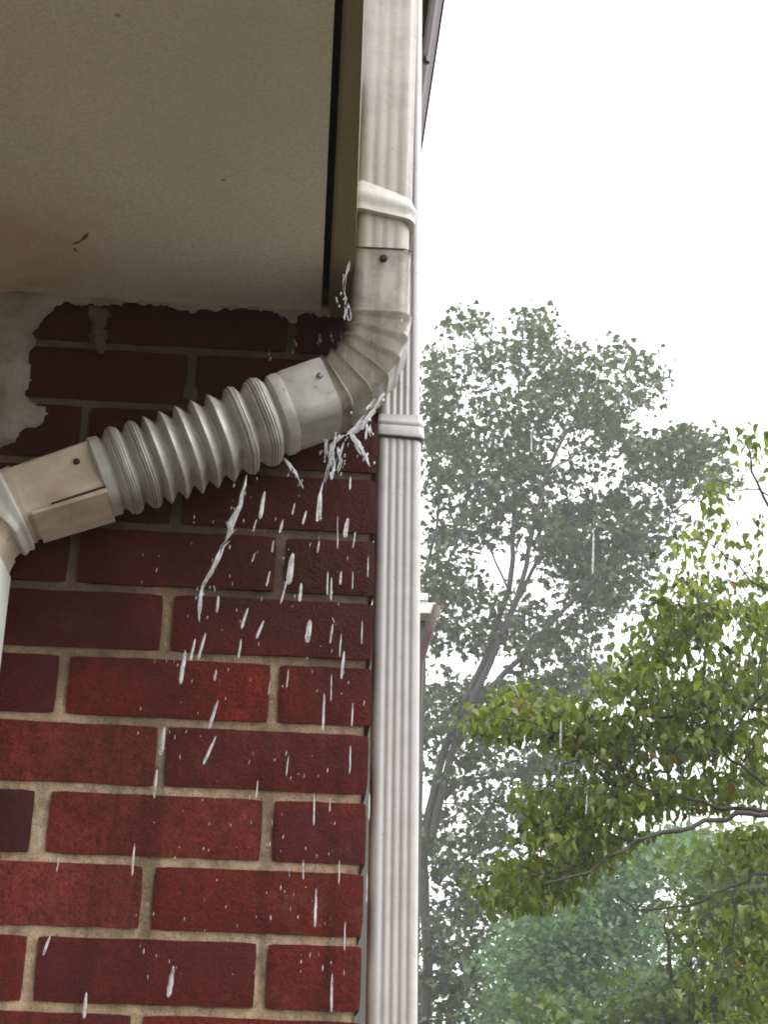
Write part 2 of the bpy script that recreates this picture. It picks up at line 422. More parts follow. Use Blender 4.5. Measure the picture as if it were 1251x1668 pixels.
# mortar body, a wall with rough face just behind the brick faces
def wall_face(name, x0, x1, z0, z1, y, mat, parent, res, amp):
    nx = int((x1 - x0) / res); nz = int((z1 - z0) / res); v = []; f = []
    for j in range(nz + 1):
        for i in range(nx + 1):
            x = x0 + (x1 - x0) * i / nx; z = z0 + (z1 - z0) * j / nz
            e = 0.0 if i in (0, nx) else 1.0
            h = noise.fractal(Vector((x * 55, z * 55, 3.1)), 0.8, 2.0, 3) * amp * e
            v.append((x, y - h, z))
    for j in range(nz):
        for i in range(nx):
            a = j * (nx + 1) + i; f.append((a, a + 1, a + nx + 2, a + nx + 1))
    # close the back
    b = len(v); T = 0.18
    v += [(x0, y + T, z0), (x1, y + T, z0), (x1, y + T, z1), (x0, y + T, z1)]
    f.append((b + 1, b, b + 3, b + 2))
    f.append(tuple([nx + j * (nx + 1) for j in range(nz + 1)][::1]) + (b + 2, b + 1))
    f.append(tuple([j * (nx + 1) for j in reversed(range(nz + 1))]) + (b, b + 3))
    return mesh(name, v, f, mat, parent, True)
WALL_X0 = -1.15
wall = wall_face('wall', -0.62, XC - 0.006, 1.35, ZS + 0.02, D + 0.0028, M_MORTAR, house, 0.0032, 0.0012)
mb = MB()
mb.box((WALL_X0, D + 0.004, 0), (XC - 0.006, D + 0.2, 1.3495))
mb.box((WALL_X0, D + 0.004, 1.35), (-0.6205, D + 0.2, ZS + 0.02))
mb.box((WALL_X0, D + 0.004, ZS + 0.0205), (XC - 0.006, D + 0.2, EAVE_Z))
mb.box((XC - 0.2, D + 0.2005, 0), (XC - 0.006, D + 4.0, EAVE_Z))
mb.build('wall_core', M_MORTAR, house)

# bricks: eight shared shapes per length class
def brick_mesh(L, H, dep, seed):
    r = random.Random(seed); nx, nz = 16, 4; v = []; f = []; ph = [r.uniform(0, 50) for _ in range(4)]
    def wob(t, q): return 0.0007 * noise.noise(Vector((t * 22, q, 0.5))) + 0.0005 * noise.noise(Vector((t * 90, q, 7.5)))
    idx = {}
    for j in range(nz + 1):
        for i in range(nx + 1):
            u = i / nx; w = j / nz
            x = (u - 0.5) * L; z = (w - 0.5) * H
            edge = (i in (0, nx)) or (j in (0, nz)); corner = (i in (0, nx)) and (j in (0, nz))
            if i in (0, nx): x += wob(z, ph[0 if i else 1])
            if j in (0, nz): z += wob(x, ph[2 if j else 3])
            if corner: x *= 0.993; z *= 0.965
            y = r.uniform(-0.0005, 0.0005) + (0.0014 if edge else 0.0) + (0.0006 if corner else 0)
            idx[i, j] = len(v); v.append((x, y, z))
    for j in range(nz):
        for i in range(nx):
            f.append((idx[i, j], idx[i + 1, j], idx[i + 1, j + 1], idx[i, j + 1]))
    loop = [(i, 0) for i in range(nx)] + [(nx, j) for j in range(nz)] + [(i, nz) for i in range(nx, 0, -1)] + [(0, j) for j in range(nz, 0, -1)]
    back = []
    for k in loop:
        x, y, z = v[idx[k]]; back.append(len(v)); v.append((x * 1.0, dep, z))
    n = len(loop)
    for a in range(n):
        b = (a + 1) % n
        f.append((idx[loop[b]], idx[loop[a]], back[a], back[b]))
    me = bpy.data.meshes.new('brick'); me.from_pydata(v, [], f); me.materials.append(M_BRICK)
    me.polygons.foreach_set('use_smooth', [True] * len(me.polygons)); me.update()
    try: me.set_sharp_from_angle(angle=math.radians(50))
    except Exception: pass
    return me
W = 0.2032
HB = HM - JOINT
BLEN, HLEN = W - JOINT, 0.095 - JOINT / 2 + 0.0005
full_meshes = [brick_mesh(BLEN, HB, 0.09, 100 + k) for k in range(8)]
head_meshes = [brick_mesh(HLEN, HB, 0.09, 200 + k) for k in range(4)]
PAL = [(0.155, 0.022, 0.017), (0.14, 0.022, 0.019), (0.165, 0.023, 0.015), (0.13, 0.021, 0.019), (0.15, 0.025, 0.019), (0.16, 0.023, 0.017), (0.125, 0.023, 0.021)]
rb = random.Random(11)
# measured head joints (x) for the courses in view: course k lies under bed joint k
EVEN, ODD = -0.2315, -0.1310
meas = {0: [-0.231], 1: [-0.1325], 2: [-0.2283, -0.0224], 3: [-0.1285], 4: [-0.2345, -0.0220], 5: [-0.1305], 6: [-0.2314, -0.0211], 7: [-0.1310]}
def put_brick(me, x, z, y, rot=0.0, color=None, length_scale=1.0):
    o = bpy.data.objects.new('brick', me); COL.objects.link(o)
    o.location = (x, y, z); o.rotation_euler = (rb.uniform(-0.006, 0.006), rb.uniform(-0.004, 0.004), rot + rb.uniform(-0.004, 0.004))
    o.scale = (length_scale, 1, 1)
    c = color or rb.choice(PAL); k = rb.uniform(0.85, 1.12)
    o.color = (c[0] * k, c[1] * k, c[2] * k, 1)
    o.parent = wall; o.location = o.location - house.location - wall.location
    return o
nb = 0
for k in range(-4, 24):
    zc = JZ0 - (k + 0.5) * HM
    if zc < 0.02: break
    joints = list(meas.get(k, []))
    base = EVEN if k % 2 == 0 else ODD
    if not joints: joints = [base + rb.uniform(-0.004, 0.004)]
    if k % 2 == 0 and len(joints) == 1: joints.append(joints[0] + 0.2075)
    while joints[0] > -0.85: joints.insert(0, joints[0] - W + rb.uniform(-0.003, 0.003))
    ends = joints + [XC + JOINT / 2]
    for i in range(len(ends) - 1):
        L = ends[i + 1] - ends[i] - JOINT - rb.uniform(-0.0008, 0.0026)
        xc = (ends[i] + ends[i + 1]) / 2
        if k == 4 and i == len(ends) - 4: L -= 0.005; xc -= 0.002
        col = None
        if k == 2 and abs(xc + 0.125) < 0.04: col = (0.20, 0.024, 0.013)
        if k == 4 and xc < -0.3 and xc > -0.45: col = (0.05, 0.016, 0.018)
        if k == 4 and abs(xc + 0.125) < 0.04: col = (0.20, 0.036, 0.026)
        if k == 5 and abs(xc + 0.23) < 0.04: col = (0.19, 0.040, 0.029)
        if k == 3 and xc < -0.2: col = (0.19, 0.040, 0.023)
        me, ref = (full_meshes[rb.randrange(8)], BLEN) if L > 0.14 else (head_meshes[rb.randrange(4)], HLEN)
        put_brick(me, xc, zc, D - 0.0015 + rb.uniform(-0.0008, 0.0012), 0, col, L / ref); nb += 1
# the return wall round the corner and the wall above the porch: same bricks, joined
def joined_bricks(name, items):
    V = []; Fc = []
    for (x, y, z, lx, ly, lz) in items:
        b = len(V)
        for sx, sy, sz in ((-1, -1, -1), (1, -1, -1), (1, 1, -1), (-1, 1, -1), (-1, -1, 1), (1, -1, 1), (1, 1, 1), (-1, 1, 1)):
            V.append((x + sx * lx / 2, y + sy * ly / 2, z + sz * lz / 2))
        Fc += [tuple(b + i for i in q) for q in ((0, 3, 2, 1), (4, 5, 6, 7), (0, 1, 5, 4), (1, 2, 6, 5), (2, 3, 7, 6), (3, 0, 4, 7))]
    o = mesh(name, V, Fc, M_BRICK, house); o['kind'] = 'stuff'; o.color = (0.20, 0.05, 0.04, 1)
    return o
items = []
zc = JZ0 - 24.5 * HM; k = 24
while k > -60:
    z = JZ0 - (k + 0.5) * HM
    if z > 0.03 and z < EAVE_Z - 0.05:
        y = D + (0.095 if k % 2 else 0.195)
        while y < D + 3.9:
            items.append((XC - 0.046, y + W / 2, z, 0.09, W - JOINT, HB)); y += W
    if z > ZS + 0.06 and z < EAVE_Z - 0.05:
        x = XC - (0 if k % 2 else 0.1)
        if k % 2 == 0: items.append((XC - 0.0455, D + 0.045, z, 0.09, 0.091, HB))
        while x > WALL_X0 + 0.1:
            items.append((x - W / 2 + JOINT / 2, D + 0.0445, z, W - JOINT, 0.0905, HB)); x -= W
    k -= 1
joined_bricks('upper_brickwork', items)

# soffit: panel ends short of the fascia, a dark slot between
xs0 = atz(545, 0, ZS).x; xs1 = atz(523, 505, ZS).x
xf0 = atz(559, 0, ZS).x; xf1 = atz(534, 515, ZS).x
xr0 = atz(592, 0, ZS).x; xr1 = atz(574, 528, ZS).x
Yn = -1.9                                              # porch reach over the viewer, its unseen depth added to block front light
def lin(x0, x1, y):                                    # linear between Y=1.014 and Y=D
    return x0 + (x1 - x0) * max(0.0, y - 1.0) / (D - 1.0)
def soffit_panel():
    v = []; f = []; nx, ny = 120, 80; X0 = -1.3
    for j in range(ny + 1):
        y = D + 0.004 - (D - Yn) * j / ny
        xe = lin(xs0, xs1, y)
        for i in range(nx + 1):
            x = X0 + (xe - X0) * (1 - (1 - i / nx) ** 1.5)
            h = 0.0025 * noise.noise(Vector((x * 6, y * 6, 0.3))) + 0.0006 * noise.noise(Vector((x * 60, y * 60, 4.3)))
            v.append((x, y, ZS - h))
    for j in range(ny):
        for i in range(nx):
            a = j * (nx + 1) + i; f.append((a, a + 1, a + nx + 2, a + nx + 1))
    # turned-up right edge and top
    b = len(v); edge = [j * (nx + 1) + nx for j in range(ny + 1)]
    for e in edge: v.append((v[e][0], v[e][1], v[e][2] + 0.014))
    for j in range(ny): f.append((edge[j], b + j, b + j + 1, edge[j + 1]))
    return mesh('soffit', v, f, M_SOFFIT, house, True)
sharpen(soffit_panel(), 60)
mb = MB()                                              # fascia board beside the slot
zb = ZS - 0.004
def fx(y): return lin(xf0, xf1, y), lin(xr0, xr1, y)
rings = []
for y in (Yn, 1.0, D - 0.001):
    x0, x1 = fx(y); rings.append([(x0, y, zb), (x1, y, zb), (x1, y, ZS + 0.19), (x0, y, ZS + 0.19)])
mb.loft(rings); fas = mb.build('fascia', M_FASCIA, house)
bm = bmesh.new(); bm.from_mesh(fas.data); bmesh.ops.bevel(bm, geom=[e for e in bm.edges if abs(e.verts[0].co.y - e.verts[1].co.y) > 0.1], offset=0.0025, segments=2, affect='EDGES'); bm.to_mesh(fas.data); bm.free()
mb = MB()                                              # porch roof deck above
mb.hexa([(-1.3, Yn, ZS + 0.03), (fx(Yn)[0] - 0.0005, Yn, ZS + 0.03), (fx(D)[0] - 0.0005, D - 0.001, ZS + 0.03), (-1.3, D - 0.001, ZS + 0.03),
         (-1.3, Yn, ZS + 0.18), (fx(Yn)[0] - 0.0005, Yn, ZS + 0.18), (fx(D)[0] - 0.0005, D - 0.001, ZS + 0.24), (-1.3, D - 0.001, ZS + 0.24)])
mb.build('porch_roof', M_VOID, house)
mb = MB(); mb.box((-1.45, Yn, 0.0), (-1.3005, D - 0.001, ZS + 0.19)); mb.build('side_light_blocker', M_PLASTER, house)  # unseen wall, added to block light from the left
mb = MB(); mb.box((-1.31, Yn - 0.03, ZS - 0.004), (fx(Yn)[1] + 0.002, Yn - 0.0005, ZS + 0.19)); mb.build('fascia', M_FASCIA, house)

# ragged plaster bead where the soffit meets the brick, and the plaster smeared over the wall at the left
def blob_sheet(name, poly, y0, thick, mat, res=0.0032, seed=0.0, fall=0.012):
    xs = [p[0] for p in poly]; zs = [p[1] for p in poly]
    x0, x1, z0, z1 = min(xs), max(xs), min(zs), max(zs)
    nx = int((x1 - x0) / res) + 1; nz = int((z1 - z0) / res) + 1
    seg = [(poly[i], poly[(i + 1) % len(poly)]) for i in range(len(poly))]
    def sd_(x, z):
        ins = False; dmin = 1e9
        for (a, b) in seg:
            if (a[1] > z) != (b[1] > z) and x < (b[0] - a[0]) * (z - a[1]) / (b[1] - a[1]) + a[0]: ins = not ins
            dx, dz = b[0] - a[0], b[1] - a[1]; t = max(0, min(1, ((x - a[0]) * dx + (z - a[1]) * dz) / (dx * dx + dz * dz + 1e-12)))
            dmin = min(dmin, math.hypot(x - a[0] - t * dx, z - a[1] - t * dz))
        return dmin if ins else -dmin
    v = []; idx = {}; f = []
    dd = {}
    for j in range(nz + 1):
        for i in range(nx + 1):
            x = x0 + i * res; z = z0 + j * res
            q = sd_(x, z) + 0.006 * noise.noise(Vector((x * 60, z * 60, seed))) + 0.003 * noise.noise(Vector((x * 190, z * 190, seed)))
            if q > -res * 1.2:
                t = max(0.0, min(1.0, q / fall))
                h = thick * (t * (2 - t)) * (0.8 + 0.7 * noise.noise(Vector((x * 24, z * 24, seed + 5)))) + 0.0022 * noise.noise(Vector((x * 110, z * 110, seed))) * t
                if q <= 0: h = -0.008
                idx[i, j] = len(v); v.append((x, y0 - h, z))
    for j in range(nz):
        for i in range(nx):
            k = [(i, j), (i + 1, j), (i + 1, j + 1), (i, j + 1)]
            if all(c in idx for c in k): f.append(tuple(idx[c] for c in k))
    return mesh(name, v, f, mat, house, True)
def pxw(px, py): p = at(px, py, D); return (p.x, p.z)
poly = [pxw(*q) for q in [(-420, 440), (-420, 800), (-60, 780), (0, 735), (25, 722), (38, 700), (66, 694), (80, 676), (74, 660), (50, 655), (44, 640), (54, 612), (50, 585), (57, 560), (55, 540), (72, 522), (96, 502), (112, 488), (130, 470)]]
blob_sheet('plaster_patch', poly, D - 0.001, 0.013, M_PLASTER, 0.0034, 2.0, 0.022)
top = [(100, 486), (118, 500), (123, 515), (128, 500), (170, 497), (240, 497), (290, 505), (310, 512), (335, 504), (380, 506), (440, 510), (458, 518), (475, 523), (500, 513), (525, 515), (548, 519)]
poly = [(x, max(z, ZS - 0.035)) for (x, z) in [pxw(*q) for q in top]] + [(pxw(548, 500)[0], ZS + 0.012), (pxw(100, 480)[0], ZS + 0.012)]
blob_sheet('plaster_bead', poly, D - 0.001, 0.006, M_PLASTER, 0.0028, 9.0, 0.006)
# mortar smears over two head joints beneath the soffit
for nm, pl in (('mortar_smear', [(145, 500), (178, 500), (176, 560), (168, 578), (158, 572), (146, 548)]), ('mortar_smear', [(300, 630), (318, 622), (326, 660), (318, 690), (296, 690)])):
    blob_sheet(nm, [pxw(*q) for q in pl], D - 0.001, 0.003, M_MORTAR, 0.0028, 4.0, 0.006)
# long scuff in the soffit paint
sc = MB()
for (a, b, r) in (((118, 398), (133, 392), 0.0016), ((133, 392), (144, 380), 0.0022), ((120, 404), (126, 410), 0.0012)):
    p, q = atz(*a, ZS), atz(*b, ZS); sc.tube([p, (p + q) / 2 - Vector((0, 0, 0.0005)), q], [r * 0.4, r, r * 0.4], 6)
sc.build('paint_scuff', M_SCUFF, house)

# upper eave: dark soffit, white drip edge, brown gutter
def ex(px, py): return atz(px, py, EAVE_Z).x
xw0 = ex(699.0, 0); xw1 = ex(702.0, 0); xo = ex(711.5, 0)
mb = MB(); mb.box((WALL_X0, D - 0.3, EAVE_Z), (xw0 - 0.0005, D + 5.0, EAVE_Z + 0.02)); mb.build('eave_soffit', M_EAVE, house)
mb = MB(); mb.box((xw0, D - 0.3, EAVE_Z - 0.004), (xw1, D + 5.0, EAVE_Z + 0.03)); mb.build('drip_edge', M_WHITE, house)
mb = MB()
prof = [(xw1 + 0.0005, EAVE_Z + 0.006), (xo - 0.012, EAVE_Z + 0.006), (xo, EAVE_Z + 0.02), (xo + 0.01, EAVE_Z + 0.05), (xo + 0.022, EAVE_Z + 0.075), (xo + 0.022, EAVE_Z + 0.09), (xw1 + 0.0005, EAVE_Z + 0.09)]
mb.loft([[(x, y, z) for (x, z) in prof] for y in (D - 0.3, D + 5.0)]); mb.build('eave_gutter', M_GUTTER, house)
p = atz(695, 100, EAVE_Z + 0.006)
mb = MB(); mb.tube([(xo - 0.006, p.y, EAVE_Z + 0.016), (xo - 0.002, p.y, EAVE_Z + 0.0)], 0.008, 8); mb.build('gutter_rivet', M_GUTTER, house)
mb = MB(); mb.hexa([(WALL_X0, D - 0.3, EAVE_Z + 0.1), (xo + 0.03, D - 0.3, EAVE_Z + 0.1), (xo + 0.03, D + 5, EAVE_Z + 0.1), (WALL_X0, D + 5, EAVE_Z + 0.1),
                    (WALL_X0, D - 0.3, EAVE_Z + 0.5), (xo + 0.02, D - 0.3, EAVE_Z + 0.12), (xo + 0.02, D + 5, EAVE_Z + 0.12), (WALL_X0, D + 5, EAVE_Z + 0.5)])
mb.build('roof', M_SHINGLE, house)

# ------------------------------------------------------------------ leaking downspout
YP = 1.462                                             # its centre plane
ds = tag(empty('leaking_downspout', at(-42, 1000, YP)), 'dirty cream downspout with crimped elbow and grey flexible connector leaking water', 'downspout')
PW, PD = 0.059, 0.080
XP = 0.0645
def prm(px, py): p = at(px, py, YP); return p
prof_pipe = rrect(PW, PD, 0.011, 6, flutes=3, amp=0.0010)
prof_in = rrect(PW - 0.004, PD - 0.004, 0.011, 6, flutes=3, amp=0.0008)
prof_sm = rrect(PW - 0.003, PD - 0.003, 0.012, 6)
YF = YP - PD / 2
def prf(px, py): return at(px, py, YF)
z_tape = prf(622, 330).z
z_el0 = prf(622, 406).z                                # seam of the elbow
path = [(XP, YP, z, 0, -1) for z in np.linspace(EAVE_Z - 0.001, z_tape - 0.012, 40)]
mb = MB(); sweep(mb, path, prof_pipe); mb.build('upper_pipe', M_PIPE, ds, True, 40)
path = [(XP + 0.0, YP, z, 0, -1) for z in np.linspace(z_tape + 0.02, z_el0 - 0.006, 12)]
mb = MB(); sweep(mb, path, prof_in); mb.build('inner_pipe', M_PIPE, ds, True, 40)
# tape wound round the joint, sagging to the right
mb = MB(); rings = []
pr = rrect(PW + 0.003, PD + 0.003, 0.010, 6)
for t in np.linspace(0, 1, 9):
    ring = []
    for (a, b) in pr:
        u = a / PW + 0.5
        zt = prf(622, 297).z - 0.022 * max(0, u) ** 1.2 + 0.0016 * math.sin(u * 9)
        zbt = prf(622, 345).z - 0.011 * max(0, u) ** 1.5 + 0.0012 * math.sin(u * 7 + 1)
        o_ = 0.0012 * math.sin(math.pi * min(1, t * 1.3)) + 0.0018 * max(0, math.sin(math.pi * (t * 2.0 - 0.6 + 0.25 * u))) + 0.002 * t
        rr = math.hypot(a, b)
        ring.append((XP + a + o_ * a / rr * 1.2, YP + b + o_ * b / rr * 1.2, zt + (zbt - zt) * t))
    rings.append(ring)
mb.loft(rings); mb.build('tape_wrap', M_TAPE, ds, True, 55)
# elbow with overlapping crimped gores
P1, P2 = prm(512, 656), prm(50, 818)                   # the run of the connector, fixed by two points on its axis
_d = (P2 - P1).normalized()
A_END = math.atan2(-_d.z, -_d.x)
I_ = P1 + _d * ((XP - P1.x) / _d.x)
R_ = 0.088
T_ = R_ * math.tan((math.pi / 2 - A_END) / 2)
zb0 = I_.z + T_
def bend_path(x, z, ang0, ang1, R, n):
    """ang = heading measured from straight down towards the left; centre lies left of the start"""
    out = []
    cx, cz = x - R, z
    for i in range(n + 1):
        a = ang0 + (ang1 - ang0) * i / n
        out.append((cx + R * math.cos(a), YP, cz - R * math.sin(a), -math.sin(a), -math.cos(a)))
    return out
TURN = math.pi / 2 - A_END
arc = bend_path(XP, zb0, 0, TURN, R_, 40)
e = arc[-1]; L2 = 0.010
tail = [(e[0] + e[3] * s, YP, e[2] + e[4] * s, e[3], e[4]) for s in np.linspace(0.002, L2, 6)]
head = [(XP, YP, z, 0, -1) for z in np.linspace(z_el0, zb0 + 0.002, 10)]
pth = head + arc + tail
sc_ = []
NG = 6
for i in range(len(pth)):
    if i < len(head): sc_.append(0.0024 if i < 1 else 0.0014)
    elif i < len(head) + len(arc):
        t = (i - len(head)) / len(arc) * NG; fr = t - math.floor(t)
        sc_.append(0.0046 * (1 - fr) ** 1.0 - 0.0008 + (0.0014 if fr < 0.2 else 0))
    else: sc_.append(0.0)
mb = MB(); sweep(mb, pth, prof_sm, sc_); mb.build('elbow', M_ELBOW, ds, True, 28)
# dirt line at the seam
mb = MB(); rings = []
pr = rrect(PW + 0.0035, PD + 0.0035, 0.010, 6)
for t in range(3):
    rings.append([(XP + a * (1.012 if t == 1 else 1.0), YP + b * (1.012 if t == 1 else 1.0), z_el0 + 0.0008 - t * 0.0009 + 0.0006 * math.sin(a * 900)) for (a, b) in pr])
mb.loft(rings, False, False); mb.build('seam_dirt', M_GRIME_SHADE, ds, True)
# flexible connector
dirx, dirz = tail[-1][3], tail[-1][4]
s0 = Vector((tail[-1][0], YP, tail[-1][2]))
def along(s, extra=0.0): return (s0.x + dirx * s, YP, s0.z + dirz * s, dirx, dirz)
prof_fx = rrect(PW + 0.004, PD + 0.004, 0.014, 7)
prof_rd = rrect(PW + 0.006, PD + 0.006, 0.026, 9)
mb = MB(); ss = [-0.016, -0.0155, -0.005, 0.012, 0.026, 0.030]; sweep(mb, [along(s) for s in ss], prof_fx, [-0.002, 0.0, 0.0002, 0.0, 0.0, -0.001])
collar = mb.build('connector_collar', M_FLEX, ds, True, 40)
PX = 1 / 1640.0
prof = []                                              # (s, offset)
def ridge(s, w, h, fine=0):
    if fine:
        m_ = fine * 4
        prof.append((s, 0.0)); prof.append((s + w * 0.22, h * 0.8))
        for i in range(m_ + 1):
            t = i / m_
            prof.append((s + w * (0.24 + 0.44 * t), h * (0.80 + 0.2 * math.sin(math.pi * t)) - (0.0017 if i % 4 == 2 else 0.0)))
        prof.append((s + w * 0.7, h * 0.8)); prof.append((s + w * 0.96, 0.0))
    else:
        prof.extend([(s, 0.0), (s + w * 0.06, h * 0.01), (s + w * 0.60, h * 0.97), (s + w * 0.64, h), (s + w * 0.68, h * 0.95), (s + w * 0.96, h * 0.01)])
s = 0.028
prof += [(s, -0.001), (s + 0.001, 0.0045), (s + 0.006, 0.0055), (s + 0.012, 0.005), (s + 0.0155, 0.0005)]; s += 0.016
for (w, h, fn) in ((0.026, 0.0090, 4), (0.019, 0.0092, 2), (0.018, 0.0090, 0), (0.0168, 0.0090, 0), (0.0162, 0.0090, 0), (0.0162, 0.0090, 0), (0.0164, 0.0090, 0), (0.019, 0.0090, 3), (0.0215, 0.0088, 4)):
    ridge(s, w, h, fn); s += w
prof += [(s + 0.001, 0.001), (s + 0.003, 0.0042), (s + 0.012, 0.0045), (s + 0.014, 0.003), (s + 0.0145, -0.004)]
s_end = s + 0.0145
sag = lambda s_: -0.004 * math.sin(math.pi * max(0, min(1, (s_ - 0.02) / (s_end - 0.02))))
pp = []
for (q, o_) in prof:
    a = along(q); pp.append((a[0], a[1], a[2] + sag(q), a[3], a[4]))
mb = MB(); sweep(mb, pp, prof_rd, [o_ - 0.0026 for (_, o_) in prof]); mb.build('corrugated_hose', M_FLEX, ds, True, 24)
# lower cream pipe leaving the connector, with its open seam strip
s1 = s_end - 0.012; LP = 0.095
mb = MB(); sweep(mb, [along(q) for q in np.linspace(s1, s1 + LP, 10)], rrect(PW - 0.005, PD - 0.004, 0.006, 4)); mb.build('lower_pipe', M_LOWPIPE, ds, True, 40)
mb = MB()
nx_, nz_ = -dirz, dirx
def strip_pt(s_, n_, y_): a = along(s_); return Vector((a[0] + nx_ * n_, YP + y_, a[2] + nz_ * n_))
sA, sB = s1 + 0.010, s1 + 0.083
h0, h1 = 0.0285, 0.0325
mb.hexa([strip_pt(sA, h0, -0.040), strip_pt(sB, h0 - 0.003, -0.040), strip_pt(sB, h0 - 0.003, 0.038), strip_pt(sA, h0, 0.038),
         strip_pt(sA, h1 + 0.001, -0.041), strip_pt(sB, h1 - 0.003, -0.041), strip_pt(sB, h1 - 0.003, 0.039), strip_pt(sA, h1 + 0.001, 0.039)])
mb.build('seam_strip', M_LOWPIPE, ds)
mb = MB(); mb.hexa([strip_pt(sA, h0 - 0.003, -0.0395), strip_pt(sB - 0.02, h0 - 0.0045, -0.0395), strip_pt(sB - 0.02, h0 - 0.0045, 0.03), strip_pt(sA, h0 - 0.003, 0.03), strip_pt(sA, h0 - 0.0002, -0.0395), strip_pt(sB - 0.02, h0 - 0.0035, -0.0395), strip_pt(sB - 0.02, h0 - 0.0035, 0.03), strip_pt(sA, h0 - 0.0002, 0.03)])
mb.build('seam_gap_shade', M_GRIME_SHADE, ds)  # dark box painting the shade inside the open seam
# second elbow and pipe to the ground
s_b = (at(38, 824, YP).x - s0.x) / dirx                # the second bend starts here
b0 = along(s_b)
cx2 = (b0[0], b0[2])
def bend2(x, z, tx, tz, R, ang, n):
    """curve from heading (tx,tz) to straight down; centre on the +n side"""
    nx, nz = -tz, tx
    cx, cz = x + nx * R, z + nz * R; out = []
    a0 = math.atan2(z - cz, x - cx)
    for i in range(n + 1):
        a = a0 + ang * i / n
        px, pz = cx + R * math.cos(a), cz + R * math.sin(a)
        out.append((px, YP, pz, -math.sin(a), math.cos(a)))
    return out
arc2 = bend2(b0[0], b0[2], dirx, dirz, 0.066, math.pi / 2 - A_END, 24)
l2 = arc2[-1]
scA = []
for i in range(len(arc2)):
    t = i / len(arc2) * 3; fr = t - math.floor(t); scA.append(0.0028 * (1 - fr))
mb = MB(); sweep(mb, arc2 + [(l2[0], YP, l2[2] - q, 0, -1) for q in (0.01, 0.02)], prof_sm, scA + [0, 0]); mb.build('lower_elbow', M_LOWPIPE, ds, True, 30)
wr = arc2[2:12]
sw = [(-0.001 if i in (0, len(wr) - 1) else 0.0040 + 0.0006 * math.sin(i * 1.1)) for i in range(len(wr))]
mb = MB(); sweep(mb, wr, rrect(PW + 0.002, PD + 0.002, 0.014, 6), sw); mb.build('elbow_wrap', M_TAPE, ds, True, 50)
mb = MB(); sweep(mb, [(l2[0], YP, z, 0, -1) for z in np.linspace(l2[2] - 0.004, 0.03, 8)], rrect(PW - 0.001, PD - 0.001, 0.008, 4, 4, 0.0016)); mb.build('drain_pipe', M_WHITE, ds, True, 40)
# screws
def screw(px, py, yf, r, mat, parent, name='screw'):
    p = at(px, py, yf); mb = MB(); rings = []
    for (q, rr) in ((0.004, r), (-0.0012, r), (-0.0024, r * 0.72), (-0.0026, r * 0.3)):
        rings.append([(p.x + rr * math.cos(a), p.y + q, p.z + rr * math.sin(a)) for a in np.linspace(0, 2 * math.pi, 10, endpoint=False)])
    mb.loft(rings); return mb.build(name, mat, parent, True, 40)
screw(625, 421, YP - PD / 2 - 0.0010, 0.0040, M_GRIME_SHADE, ds)
screw(521, 612, YP - PD / 2 - 0.0022, 0.0032, M_SCREW, ds)
screw(125, 752, YP - PD / 2 + 0.0015, 0.0032, M_GRIME_SHADE, ds)

mb = MB(); rbd = random.Random(5)
def bead(p, r):
    rings = []
    for (q, k) in ((0.3, 0.9), (0.0, 1.0), (-0.45, 0.8), (-0.75, 0.35)):
        rings.append([(p.x + r * k * math.cos(a), p.y + q * r, p.z + r * k * 1.15 * math.sin(a) - (0.2 * r if q < 0 else 0)) for a in np.linspace(0, 2 * math.pi, 7, endpoint=False)])
    mb.loft(rings)
for _ in range(22):
    x, y = rbd.uniform(590, 660), rbd.uniform(415, 560); bead(at(x, y, YF - 0.0012), rbd.uniform(0.0005, 0.0013))
for _ in range(5):
    q = rbd.uniform(-0.012, 0.024); n_ = rbd.uniform(-0.022, 0.024); bead(strip_pt(q, n_, -(PD + 0.004) / 2), rbd.uniform(0.0005, 0.0013))
for _ in range(5):
    q = rbd.uniform(s1 + 0.02, s1 + 0.09); n_ = rbd.uniform(-0.02, 0.02); bead(strip_pt(q, n_, -(PD - 0.004) / 2), rbd.uniform(0.0005, 0.0012))
o = mb.build('water_beads', M_BEAD, ds, True); o['kind'] = 'stuff'

# ------------------------------------------------------------------ ribbed downspout round the corner
YR = 1.70
rd = tag(empty('ribbed_downspout', (0.107, YR, 0.02)), 'straight off-white ribbed downspout strapped at the corner of the brick wall', 'downspout')
RW, RD = 0.0500, 0.062
def rx(z): return 0.1030 - 0.0145 * (z - EYE - 0.70)
prof_r = rrect(RW, RD, 0.008, 6, flutes=4, amp=0.0013)
z_bt, z_bb = at(650, 678, YR - RD / 2).z, at(650, 712, YR - RD / 2).z
mb = MB(); zs_ = np.linspace(0.02, z_bb + 0.006, 60); sweep(mb, [(rx(z), YR, z, 0, 1) for z in zs_], [(a, b) for (a, b) in prof_r]); mb.build('ribbed_pipe', M_REAR, rd, True, 60)
mb = MB(); zs_ = np.linspace(z_bb + 0.003, EAVE_Z - 0.001, 50); sweep(mb, [(rx(z), YR, z, 0, 1) for z in zs_], rrect(RW - 0.004, RD - 0.004, 0.008, 6, flutes=4, amp=0.0022)); mb.build('upper_ribbed_pipe', M_REAR, rd, True, 60)
mb = MB(); rings = []
pr = rrect(RW + 0.003, RD + 0.003, 0.007, 6)
for (t, o_) in ((0, -0.0015), (0.02, 0.0), (0.25, 0.0002), (0.30, 0.0014), (0.42, 0.0017), (0.5, 0.0004), (0.56, 0.0016), (0.9, 0.0022), (0.97, 0.0020), (1.0, -0.0008)):
    ring = []
    for (a, b) in pr:
        rr = math.hypot(a, b); u = a / RW
        z = z_bt + 0.002 + (z_bb - z_bt - 0.002) * t - 0.002 * u * t
        ring.append((rx(z) + a + o_ * 1.2 * a / rr, YR + b + o_ * 1.2 * b / rr, z))
    rings.append(ring)
mb.loft(rings); mb.build('strap', M_REAR, rd, True, 50)
